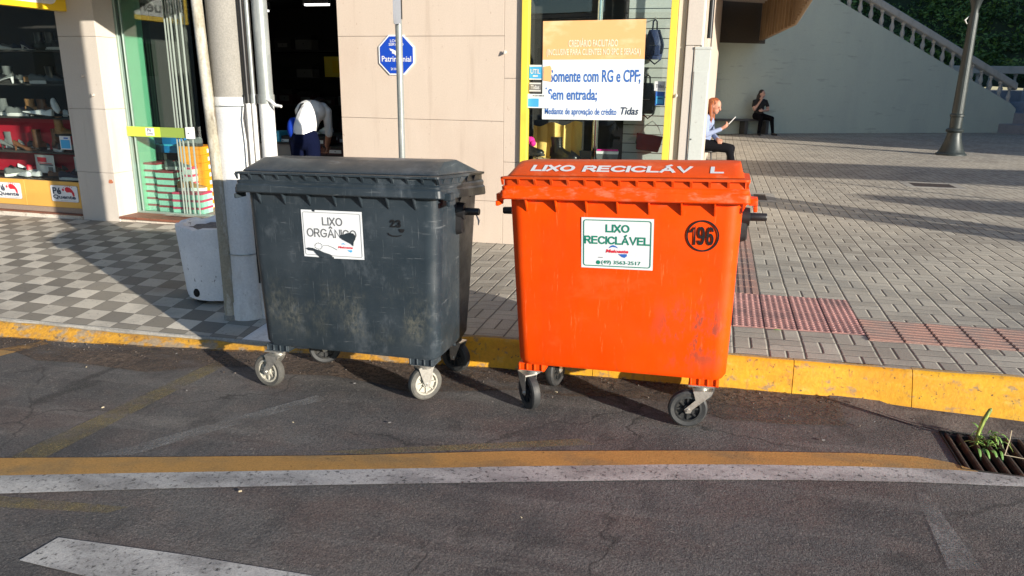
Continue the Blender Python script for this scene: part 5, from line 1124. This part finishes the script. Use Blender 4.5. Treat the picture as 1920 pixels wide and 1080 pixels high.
# doorway goods: a low table of boxes, shelves at the back
tb = thing('display_table', 'dark low table in the doorway covered with labelled boxes', 'table', (-4.50, 8.35, .318))
mbx('dark').bx(-.6, .6, -.5, .6, .40, .44).build('table_top', tb)
for x in (-.55, .55):
    for y in (-.45, .55): mbx('dark').bx(x-.03, x+.03, y-.03, y+.03, -.12, .399).build('leg', tb)
for k in range(3):
    for i in range(5):
        q = ('front', 'middle', 'back')[k]; p_ = ('leftmost', 'second', 'central', 'fourth', 'rightmost')[i]
        for lv in range(3):
            v_ = ('bottom', 'middle', 'top')[lv]
            if lv == 2 and (i+k) % 2: continue
            carton((-4.95+.225*i, 8.02+.27*k, .76+.105*lv), (.215, .25, .10), 'maroonbox', 'dark', '%s %s dark box, %s layer, on doorway table' % (p_, q, v_), group='dark boxes on the doorway table', tag_=('offwhite', .36))
for i, (kind, um, dx, dy, rz) in enumerate((('sneaker', 'shoegrey', -.35, -.3, .4), ('sneaker', 'shoewhite', .05, -.2, 2.6), ('sneaker', 'shoegrey', .3, .05, .2))):
    shoe(kind, um, 'solewhite', (-4.50+dx, 8.35+dy, .975+.105), rz, ('grey sneaker at the left', 'white sneaker in the middle', 'grey sneaker at the right')[i]+' of the boxes on the doorway table', .95)
ct = thing('counter', 'dim grey counter with a cyan tray beside the conduits in the doorway', 'counter', (-5.05, 8.0, .198))
mbx('greycard').bx(-.35, .30, -.2, .3, 0, .78).build('body', ct); mbx('dark').bx(-.37, .32, -.22, .32, .781, .80).build('top', ct)
carton((-5.08, 7.95, 1.0), (.22, .2, .12), 'cyanbox', 'cyanbox', 'small cyan box on the dim counter in the doorway')
bs = thing('back_shelf', 'dim wall shelving far back in the dark shop', 'shelf', (-6.5, 13.2, .198))
for z in (.5, 1.0, 1.5, 2.0): mbx('dark').bx(-2.5, 3, -.2, .4, z, z+.04).build('board', bs)
rr = random.Random(17); n_ = 0
for z, zn in ((.541, 'first'), (1.041, 'second'), (1.541, 'third'), (2.041, 'top')):
    for k in range(9):
        if rr.random() < .3: continue
        carton((-8.5+.42*k+rr.uniform(-.03, .03), 13.2, z+.198), (.34, .25, rr.uniform(.14, .28)), rr.choice(('greycard', 'maroonbox', 'dark')), 'dark', 'dim box on the %s back shelf, place %d from the left' % (zn, k+1), group='boxes on the back shelf', tag_=('greycard', .3))
card('shelf_sign', 'dull yellow sign above the shelves in the dark shop', -6.9, -6.1, 1.75, 2.1, 12.5, 'yframe', 0, [('signyellow', -.3, .2, -.3, .3)], 'sign')

# right window
ds = thing('display_plinth', 'low plinth carrying boots in the right display window', 'plinth', (-1.1, 7.3, .93))
mbx('slat').bx(-.68, .66, -.38, .5, 0, .04).build('top', ds); mbx('dark').bx(-.68, .66, -.36, .5, -.5, -.002).build('base', ds)
m = mbx('cloth'); n = 14
R = [[(-1.80+.49*i/n, 7.42+.018*sin(i*1.9)+.02*sin(i*.7)*(j/6)-.10*(j/6)**2*0, 1.30+.035*(i/n)-.36*j/6-.02*sin(i*.9)*(j == 0)) for i in range(n+1)] for j in range(7)]
R2 = [[(x, y+.012, z) for x, y, z in r] for r in R]
V = [[m.bm.verts.new(p) for p in r] for r in R]; V2_ = [[m.bm.verts.new(p) for p in r] for r in R2]
for G in (V, V2_):
    for a, b in zip(G, G[1:]):
        for i in range(n): m.face([a[i], a[i+1], b[i+1], b[i]])
obj1('display_cloth', 'yellow cloth hung behind the lace up boot in right window', 'cloth', m, smooth=60)
obj1('display_cloth', 'yellow cloth spread flat under the boots in right window', 'cloth', mbx('cloth').bx(-1.76, -1.32, 6.98, 7.41, .9715, .979))
obj1('mirror_column', 'narrow mirrored column in the right display window', 'column', mbx('chrome').lathe([(.034, .975), (.034, 1.4), (.034, 2.9)], 20, (-1.17, 7.4, 0)), smooth=60)
m = mbx('slat')
for k in range(22): m.bx(-.90, -.36, 7.40, 7.425, .98+.088*k, .98+.088*k+.080)
m.mat('dark'); m.bx(-.90, -.36, 7.426, 7.44, .97, 2.9); pn = m.build('slat_panel'); tag(pn, 'grey grooved slat panel carrying bags in the right window', 'panel')
obj1('dark_partition', 'dark partition behind the poster in the right window', 'partition', mbx('dark').bx(-1.30, -.91, 7.5, 7.52, .98, 2.9).bx(-1.85, -1.3, 7.6, 7.62, 1.34, 2.9))
sl_ = shoe('boot', 'shoeblack', 'sole', (-1.565, 7.22, .98), radians(-22), 'black lace up boot with thick sole in front of yellow cloth', 1.12, 'boot')
shoe('boot', 'shoeblack', 'sole', (-1.86, 7.10, 1.03), radians(-12), 'black low boot half hidden by the yellow window frame', .95, 'boot')
shoe('pump', 'leopard', 'sole', (-1.80, 7.08, .98), radians(-8), 'leopard print shoe in the lower left of the right window', 1.0)
obj1('felt_flower', 'magenta felt flower beside the yellow frame in right window', 'flower', mbx('magenta').ell((-1.765, 7.15, 1.17), (.045, .03, .035), 8).ell((-1.735, 7.14, 1.14), (.03, .03, .03), 8).ell((-1.79, 7.14, 1.135), (.03, .03, .03), 8))
shoe('pump', 'shoeblack', 'sole', (-1.35, 7.12, .98), radians(-10), 'black court shoe right of the lace up boot', .95)
for i, x in enumerate((-1.22, -1.06, -.97)):
    t = thing('gift_bag', ('left dark gift bag by the mirrored column', 'middle dark gift bag with pink top edge', 'right dark gift bag with pink top edge')[i]+' in right window', 'gift bag', (x, 7.2, .972), (0, 0, .1*i))
    m = mbx('shoegrey' if i else 'black'); m.loft([[(-.045, -.03, 0), (.045, -.03, 0), (.045, .03, 0), (-.045, .03, 0)], [(-.06, -.04, .11), (.06, -.04, .11), (.06, .04, .11), (-.06, .04, .11)]]); m.build('body', t)
    if i: m = mbx('white'); m.loft([[(-.0565, -.0385, .09), (.0565, -.0385, .09), (.0565, .0385, .09), (-.0565, .0385, .09)], [(-.062, -.042, .115), (.062, -.042, .115), (.062, .042, .115), (-.062, .042, .115)]]); m.mat('magenta'); m.box((0, 0, .124), (.11, .05, .012)); m.build('trim', t)
def bag(name, label, x, z, w_, h_, d_, mt, hook, strap):
    t = thing(name, label, 'bag', (x, 7.31, z)); m = mbx(mt); rings = []
    for k in range(9):
        q = k/8; s = (.86+.22*sin(pi*min(q*1.05, 1)))*(1-.30*max(0, q-.55)/.45); rings.append([(a*w_/2*s, b*d_/2*s-.01, -h_/2+h_*q) for a, b in [(cos(g)*abs(cos(g))**-.35 if abs(cos(g)) > .01 else 0, sin(g)*abs(sin(g))**-.2 if abs(sin(g)) > .01 else 0) for g in [2*pi*j/20 for j in range(20)]]])
    m.loft(rings); m.build('body', t, smooth=60)
    m = mbx(mt); m.loft([[(a*w_*.34, -d_*.5-.015, -h_*.36+b*h_*.34) for a, b in ((-1, 0), (1, 0), (1, .9), (.7, 1), (-.7, 1), (-1, .9))], [(a*w_*.38, -d_*.42, -h_*.38+b*h_*.38) for a, b in ((-1, 0), (1, 0), (1, .9), (.7, 1), (-.7, 1), (-1, .9))]]); m.mat('zinc'); m.box((0, -d_*.5-.018, -h_*.03), (w_*.4, .004, .006)); m.build('pocket', t, bevel=.004)
    m = mbx(mt); m.tube([(-w_*.12, 0, h_*.48), (-w_*.10, -.01, h_*.5+strap*.8), (0, -.01, h_*.5+strap), (w_*.10, -.01, h_*.5+strap*.8), (w_*.12, 0, h_*.48)], .008, 6); m.build('top_handle', t, smooth=60)
    m = mbx(mt); m.tube([(w_*.36, .0, h_*.3), (w_*.52, -.02, 0), (w_*.40, -.01, -h_*.5), (w_*.1, -.01, -h_*.66), (-w_*.2, -.01, -h_*.5)], .007, 6); m.build('shoulder_strap', t, smooth=60)
    m = mbx('zinc'); m.tube([(0, .09, h_*.5+strap+.012), (0, -.03, h_*.5+strap+.004), (0, -.035, h_*.5+strap+.02)], .004, 6); m.build('hook', t); return t
bag('backpack', 'navy backpack hanging highest on the grey slat panel', -.645, 2.06, .17, .26, .12, 'bagblue', 1, .09)
bag('backpack', 'glossy black backpack hanging in the middle of slat panel', -.68, 1.58, .18, .28, .12, 'bagblack', 1, .07)
hb = thing('handbag', 'black rectangular handbag with slim chain lowest on the slat panel', 'bag', (-.64, 7.31, 1.17), (0, .12, 0))
m = mbx('bagblack'); m.loft([[(a*(.105+.02*q), b*.045*(1.1-.4*q), -.075+.15*q) for a, b in ((-1, -1), (1, -1), (1, 1), (-1, 1))] for q in (0, .5, 1)]); m.build('body', hb, bevel=.008)
m = mbx('bagblack'); m.loft([[(-.118, -.052, -.02), (.118, -.052, -.02), (.122, -.03, .078), (-.122, -.03, .078)], [(-.118, -.046, -.02), (.118, -.046, -.02), (.122, -.024, .078), (-.122, -.024, .078)]]); m.build('flap', hb, bevel=.002, seg=1)
m = mbx('zinc'); m.tube([(-.11, 0, .07), (-.05, 0, .16), (.0, .0, .205), (.06, 0, .16), (.12, 0, .07)], .004, 6); m.build('chain_strap', hb)
# poster and stickers on the glass
PY = FY-.004+.018
po = thing('poster', 'large orange and white credit poster taped inside the right window', 'poster', (-1.135, PY, 1.81), (0, -.012, 0))
m = mbx('posterw'); m.bx(-.456, .456, -.0, .003, -.42, .105); m.build('white_sheet', po)
m = mbx('postero'); m.bx(-.456, .456, -.0, .003, .1055, .435); hd = m.build('orange_header', po)
T = lambda u, v: Matrix.Translation((u, -.0012, v)) @ FRONT
m = mbx('posterpale'); text_into(m, 'CREDIÁRIO FACILITADO', T(0, .250), .44, .074, .018); text_into(m, '(INCLUSIVE PARA CLIENTES NO SPC E SERASA)', T(0, .162), .84, .070, .016); m.build('header_lettering', hd)
m = mbx('posterblue'); text_into(m, 'Somente com RG e CPF;', T(.02, -.045), .82, .125, .020); text_into(m, 'Sem entrada;', T(-.175, -.205), .45, .115, .020); text_into(m, 'Mediante de aprovação de crédito', T(-.10, -.355), .66, .076, .014); m.box((-.42, -.001, -.145), (.012, .001, .016)); m.build('lettering', po)
m = mbx('stickgrey'); m.mat('navyprint'); text_into(m, 'Tidas', T(.345, -.338), .16, .066, .02, .25); m.build('brand_lettering', po)
m = mbx('postero'); m.loft([[(u, -.002-d, v) for u, v in ((-.448, -.075), (-.445, .045), (-.385, .055), (-.372, .03), (-.375, -.085))] for d in (0, .002)]); m.build('tape_patch', po)
SY = FY+.012
card('window_sticker', 'cyan and white square sticker on the glass left of the poster', -1.715, -1.60, 1.735, 1.865, SY, 'stickcyan', 0, [('offwhite', -.5, .5, .38, .5), ('offwhite', -.5, .5, -.5, -.42), ('offwhite', -.2, .2, -.3, -.2)], 'sticker', [('UTIL', .06, .8, .32)], 'offwhite')
card('window_sticker', 'pale sticker with dark lettering under the cyan sticker left of poster', -1.715, -1.60, 1.625, 1.715, SY, 'greycard', 0, [('offwhite', -.46, .46, .30, .42), ('offwhite', -.46, .46, -.42, -.30)], 'sticker', [('Tidas', 0, .7, .4)], 'offwhite')
card('window_sticker', 'wide pale blue card sticker overlapping the lower left of the poster', -1.735, -1.51, 1.485, 1.61, SY-.006, 'posterw', 0, [('stickcyan', -.47, .02, -.42, .18)], 'sticker', [('ACEITAMOS', .38, .5, .12), ], 'stickgrey')
card('window_sticker', 'pale sticker with dark lettering on the glass right of the poster', -.58, -.485, 1.655, 1.735, SY, 'offwhite', 0, None, 'sticker', [('Tidas', 0, .7, .36)])
card('window_sticker', 'blue and cyan sticker low on the glass right of the poster', -.565, -.485, 1.53, 1.65, SY, 'stickblue', 0, [('stickcyan', -.42, .42, -.4, .15), ('offwhite', -.3, .3, -.02, .03)], 'sticker')
# ================================================================ people: capsules and ellipsoids fused by a voxel remesh into one skin
def fuse(name, prims, voxel, parent, sm=4):
    m = MB(); m.mats = []
    for p in prims:
        if p[0] == 'c':
            _, a, b, ra, rb, mt = p; a, b = Vector(a), Vector(b); d = (b-a).normalized(); u = d.orthogonal().normalized(); v = d.cross(u); n = 14; rings = []
            for k in range(5): t = -pi/2+(k+.4)*pi/2/4.6; rings.append([a+d*ra*sin(t)+(u*cos(2*pi*q/n)+v*sin(2*pi*q/n))*ra*cos(t) for q in range(n)])
            for k in range(5): t = (k+.2)*pi/2/4.8; rings.append([b+d*rb*sin(t)+(u*cos(2*pi*q/n)+v*sin(2*pi*q/n))*rb*cos(t) for q in range(n)])
            m.loft(rings)
        else:
            _, c, r, mt = p[:4]; m.ell(c, r, 10, p[4] if len(p) > 4 else None)
    bmesh.ops.recalc_face_normals(m.bm, faces=m.bm.faces)
    me = bpy.data.meshes.new('tmp'); m.bm.to_mesh(me); m.bm.free(); o = bpy.data.objects.new('tmp', me); COL.objects.link(o)
    r = o.modifiers.new('r', 'REMESH'); r.mode = 'VOXEL'; r.voxel_size = voxel; r.use_smooth_shade = True
    s = o.modifiers.new('s', 'SMOOTH'); s.factor = .5; s.iterations = sm
    dg = bpy.context.evaluated_depsgraph_get(); ev = bpy.data.meshes.new_from_object(o.evaluated_get(dg)); bpy.data.objects.remove(o)
    mats = []
    for p in prims:
        mt = p[5] if p[0] == 'c' else p[3]
        if mt not in mats: mats.append(mt)
    ev.materials.clear()
    for q in mats: ev.materials.append(MT[q])
    def dist(p, x):
        if p[0] == 'c':
            a, b = Vector(p[1]), Vector(p[2]); ab = b-a; t = clamp((x-a).dot(ab)/ab.length_squared, 0, 1); return (x-a-ab*t).length-(p[3]+(p[4]-p[3])*t)
        q = x-Vector(p[1])
        if len(p) > 4: q = p[4].inverted().to_3x3() @ q
        k = math.sqrt((q.x/p[2][0])**2+(q.y/p[2][1])**2+(q.z/p[2][2])**2); return (k-1)*min(p[2])
    idx = {q: i for i, q in enumerate(mats)}
    for f in ev.polygons:
        x = f.center; best = min(prims, key=lambda p: dist(p, x)); f.material_index = idx[best[5] if best[0] == 'c' else best[3]]
    ev.name = name; ob_ = bpy.data.objects.new(name, ev); COL.objects.link(ob_); ob_.parent = parent
    ev.shade_smooth(); return ob_
def hand(wrist, dirv, palm_n, mt, curl=.5, side=1, sc=1.):
    """palm, four unequal fingers with a bend, thumb from the side of the palm"""
    w_ = Vector(wrist); d = Vector(dirv).normalized(); n = Vector(palm_n); n = (n-d*n.dot(d)).normalized(); s = d.cross(n)*side; P = []
    P.append(('c', w_+d*.015*sc, w_+d*.065*sc, .022*sc, .024*sc, mt)); P.append(('c', w_+d*.03*sc+s*.018*sc, w_+d*.075*sc+s*.024*sc, .016*sc, .014*sc, mt)); P.append(('c', w_+d*.03*sc-s*.018*sc, w_+d*.072*sc-s*.024*sc, .016*sc, .014*sc, mt))
    for k, (o, L) in enumerate(((.030, .066), (.010, .076), (-.010, .070), (-.029, .054))):
        a = w_+d*.080*sc+s*o*sc; b = a+(d*cos(curl)+n*sin(curl)).normalized()*L*.5*sc; c = b+(d*cos(curl*2.2)+n*sin(curl*2.2)).normalized()*L*.5*sc
        P += [('c', a, b, .0095*sc, .009*sc, mt), ('c', b, c, .009*sc, .0075*sc, mt)]
    a = w_+d*.03*sc+s*.026*sc; b = a+(d*.6+s*.75+n*.35).normalized()*.036*sc; c = b+(d*.9+s*.1+n*.5).normalized()*.03*sc
    P += [('c', a, b, .012*sc, .011*sc, mt), ('c', b, c, .011*sc, .009*sc, mt)]; return P
def head(c, skin, yaw=0, pitch=0):
    R = Matrix.Rotation(yaw, 4, 'Z') @ Matrix.Rotation(pitch, 4, 'Y'); c = Vector(c); q = lambda x, y, z: c+R @ Vector((x, y, z))
    return [('e', q(0, 0, .025), (.092, .074, .098), skin, R), ('e', q(.030, 0, -.045), (.058, .052, .065), skin, R), ('e', q(.060, 0, -.085), (.024, .026, .022), skin, R),
            ('c', q(.086, 0, .022), q(.106, 0, -.022), .010, .014, skin), ('e', q(.080, 0, -.058), (.014, .024, .009), 'lips', R), ('e', q(.078, .030, .012), (.012, .015, .009), 'eye', R), ('e', q(.078, -.030, .012), (.012, .015, .009), 'eye', R),
            ('e', q(.070, .030, .036), (.020, .020, .008), skin, R), ('e', q(.070, -.030, .036), (.020, .020, .008), skin, R), ('e', q(-.008, -.076, -.002), (.018, .010, .028), skin, R), ('e', q(-.008, .076, -.002), (.018, .010, .028), skin, R)]
# 1: near sitter, ginger hair, phone; faces +x
p1 = thing('person', 'seated person with long ginger hair, pale blue shirt and black trousers holding a phone', 'person', (-.24, 12.7, zf(1)), (0, 0, radians(-10)))
SK = 'skin'; B_ = 'bluetop'; K_ = 'blacktrousers'
pr = [('e', (0, 0, .56), (.135, .165, .12), K_), ('c', (0, 0, .66), (.03, 0, .80), .125, .125, B_), ('e', (.045, 0, .88), (.115, .165, .14), B_), ('c', (.05, .10, .965), (.05, -.10, .965), .065, .065, B_), ('c', (.075, 0, 1.0), (.105, 0, 1.09), .048, .045, SK)]
pr += head((.145, 0, 1.145), SK, -.15, .30)
pr += [('c', (.05, -.175, .955), (.085, -.225, .715), .056, .046, B_), ('c', (.085, -.225, .715), (.285, -.15, .80), .044, .034, B_), ('c', (.285, -.15, .80), (.312, -.14, .815), .027, .025, SK)]
pr += hand((.312, -.14, .815), (.75, .15, .55), (-.5, .5, .6), SK, .65, -1)
pr += [('c', (.05, .175, .955), (.10, .21, .70), .056, .046, B_), ('c', (.10, .21, .70), (.22, .02, .64), .044, .036, B_), ('c', (.22, .02, .64), (.235, -.02, .635), .027, .026, SK)]
pr += hand((.235, -.02, .635), (.45, -.85, -.1), (.2, .1, -1), SK, .35, 1)
for s in (-1, 1): pr += [('c', (.02, s*.085, .545), (.44, s*.085, .495), .095, .066, K_), ('c', (.44, s*.085, .495), (.50-.06*s, s*.10, .10), .062, .042, K_), ('c', (.49-.06*s, s*.10, .045), (.64-.06*s, s*.105, .03), .038, .030, 'shoeblack')]
fuse('body', pr, .0075, p1)
hr = [('e', (.122, 0, 1.205), (.102, .087, .084), 'redhair'), ('e', (.085, 0, 1.13), (.085, .085, .11), 'redhair'), ('c', (.105, -.080, 1.16), (.12, -.10, .95), .033, .028, 'redhair'), ('c', (.105, .080, 1.16), (.115, .10, .95), .033, .028, 'redhair'), ('c', (.03, -.04, 1.10), (-.03, -.06, .90), .05, .035, 'redhair'), ('c', (.03, .04, 1.10), (-.03, .06, .90), .05, .035, 'redhair'), ('c', (.105, -.10, .96), (.125, -.095, .84), .028, .012, 'redhair')]
fuse('hair', hr, .010, p1, 2)
ph = thing('phone', 'slim phone with pale case held up by the ginger haired person', 'phone', (.145, 12.55, zf(1)+.89), (0, radians(40), radians(-8)))
mbx('white').bx(-.004, .004, -.036, .036, -.01, .14).build('case', ph, bevel=.003); mbx('black').bx(-.0055, -.0045, -.032, .032, 0, .13).build('screen', ph)
sq = thing('stool', 'black metal stool under the ginger haired person', 'stool', (-.18, 12.7, zf(1)))
m = mbx('black'); m.lathe([(.16, .425), (.175, .435), (.175, .45), (.16, .46)], 24); m.build('seat', sq, smooth=40)
for k in range(4): a = pi/4+k*pi/2; m = mbx('black'); m.tube([(.11*cos(a), .11*sin(a), .43), (.19*cos(a), .19*sin(a), 0)], .011, 8); m.build('leg', sq, smooth=60)
m = mbx('black'); m.tube([(.15*cos(k*pi/8), .15*sin(k*pi/8), .2) for k in range(17)], .008, 6); m.build('foot_ring', sq, smooth=60)
# 2: far sitter on a bench, black clothes, hand at the face
p2 = thing('person', 'seated person in black clothes with long dark hair resting chin on hand', 'person', (1.13, 24.72, zf(1)), (0, 0, radians(-62)))
SK = 'skin2'; B_ = 'blacktee'
pr = [('e', (0, 0, .57), (.15, .19, .13), K_), ('c', (0, 0, .66), (.02, 0, .82), .14, .145, B_), ('e', (.03, 0, .92), (.13, .185, .15), B_), ('c', (.03, .12, 1.0), (.03, -.12, 1.0), .07, .07, B_), ('c', (.04, 0, 1.05), (.07, 0, 1.14), .05, .047, SK)]
pr += head((.09, 0, 1.21), SK, .55, .05)
pr += [('c', (.03, -.19, .99), (.08, -.235, .86), .062, .056, B_), ('c', (.08, -.235, .86), (.14, -.23, .76), .050, .044, SK), ('c', (.14, -.23, .76), (.17, -.05, 1.04), .043, .030, SK)]
pr += hand((.17, -.05, 1.04), (.0, .25, 1), (-.8, .3, 0), SK, .7, 1)
pr += [('c', (.03, .19, .99), (.07, .24, .86), .062, .056, B_), ('c', (.07, .24, .86), (.10, .25, .74), .050, .044, SK), ('c', (.10, .25, .74), (.22, .02, .72), .043, .030, SK)]
pr += hand((.22, .02, .72), (.2, -1, .05), (-1, -.1, 0), SK, .4, -1)
pr += [('c', (.02, -.10, .55), (.44, -.16, .50), .105, .072, K_), ('c', (.44, -.16, .50), (.40, -.17, .09), .068, .046, K_), ('c', (.39, -.17, .045), (.54, -.20, .03), .042, .034, 'shoeblack'), ('c', (.02, .10, .55), (.44, .20, .50), .105, .072, K_), ('c', (.44, .20, .50), (.50, .24, .09), .068, .046, K_), ('c', (.49, .24, .045), (.64, .29, .03), .042, .034, 'shoeblack')]
fuse('body', pr, .0085, p2)
hr = [('e', (.065, 0, 1.255), (.098, .090, .095), 'darkhair'), ('e', (.03, 0, 1.18), (.075, .10, .12), 'darkhair'), ('c', (.02, -.07, 1.16), (.03, -.12, .95), .05, .04, 'darkhair'), ('c', (.0, .05, 1.16), (-.05, .08, .93), .055, .04, 'darkhair')]
fuse('hair', hr, .011, p2, 2)
bn = thing('bench', 'dark slab bench on square legs against the grey green wall', 'bench', (.62, 24.62, zf(1)), (0, 0, radians(26)))
mbx('bench').bx(-1.3, .95, -.2, .2, .40, .46).build('seat', bn, bevel=.008)
for x in (-1.1, .12, .82): mbx('bench').bx(x-.05, x+.05, -.17, .17, 0, .399).build('leg', bn)
# 3: shopper bending in the doorway, back to the street
p3 = thing('person', 'person in white top and navy trousers bending over boxes in the dark doorway', 'person', (-4.16, 7.04, .198), (0, 0, radians(97))); p3.scale = (.93, .90, .97)
SK = 'skin'; B_ = 'whitetop'; K3 = 'navytrousers'
pr = [('e', (0, 0, .95), (.13, .165, .14), K3), ('c', (0, 0, 1.04), (.14, 0, 1.16), .13, .14, B_), ('e', (.22, 0, 1.22), (.15, .18, .13), B_), ('c', (.28, .12, 1.25), (.28, -.12, 1.25), .07, .07, B_), ('c', (.34, 0, 1.24), (.42, 0, 1.25), .05, .047, SK)]
pr += head((.48, 0, 1.24), SK, 0, .8)
for s in (-1, 1):
    pr += [('c', (.29, s*.17, 1.22), (.36, s*.15, .98), .056, .044, B_), ('c', (.36, s*.15, .98), (.50, s*.06, .84), .042, .030, SK)]; pr += hand((.50, s*.06, .84), (.75, -.1*s, -.6), (.2, -s, -.2), SK, .5, s)
    pr += [('c', (0, s*.085, .90), (.03, s*.09, .50), .098, .068, K3), ('c', (.03, s*.09, .50), (-.03, s*.095, .09), .066, .046, K3), ('c', (-.04, s*.095, .04), (.12, s*.10, .03), .04, .033, 'shoeblack')]
fuse('body', pr, .0085, p3)
fuse('hair', [('e', (.49, 0, 1.285), (.105, .088, .085), 'darkhair'), ('c', (.42, 0, 1.28), (.36, 0, 1.26), .05, .03, 'darkhair')], .011, p3, 2)
m = mbx('bluevest'); m.ell((-.01, .125, 1.05), (.10, .06, .12), 10); m.build('waist_cloth', p3, smooth=60)
m = mbx('black'); m.tube([(-.06, .13, 1.04), (.1, .06, 1.30), (.3, -.06, 1.345)], .012, 6); m.build('bag_strap', p3, smooth=60)
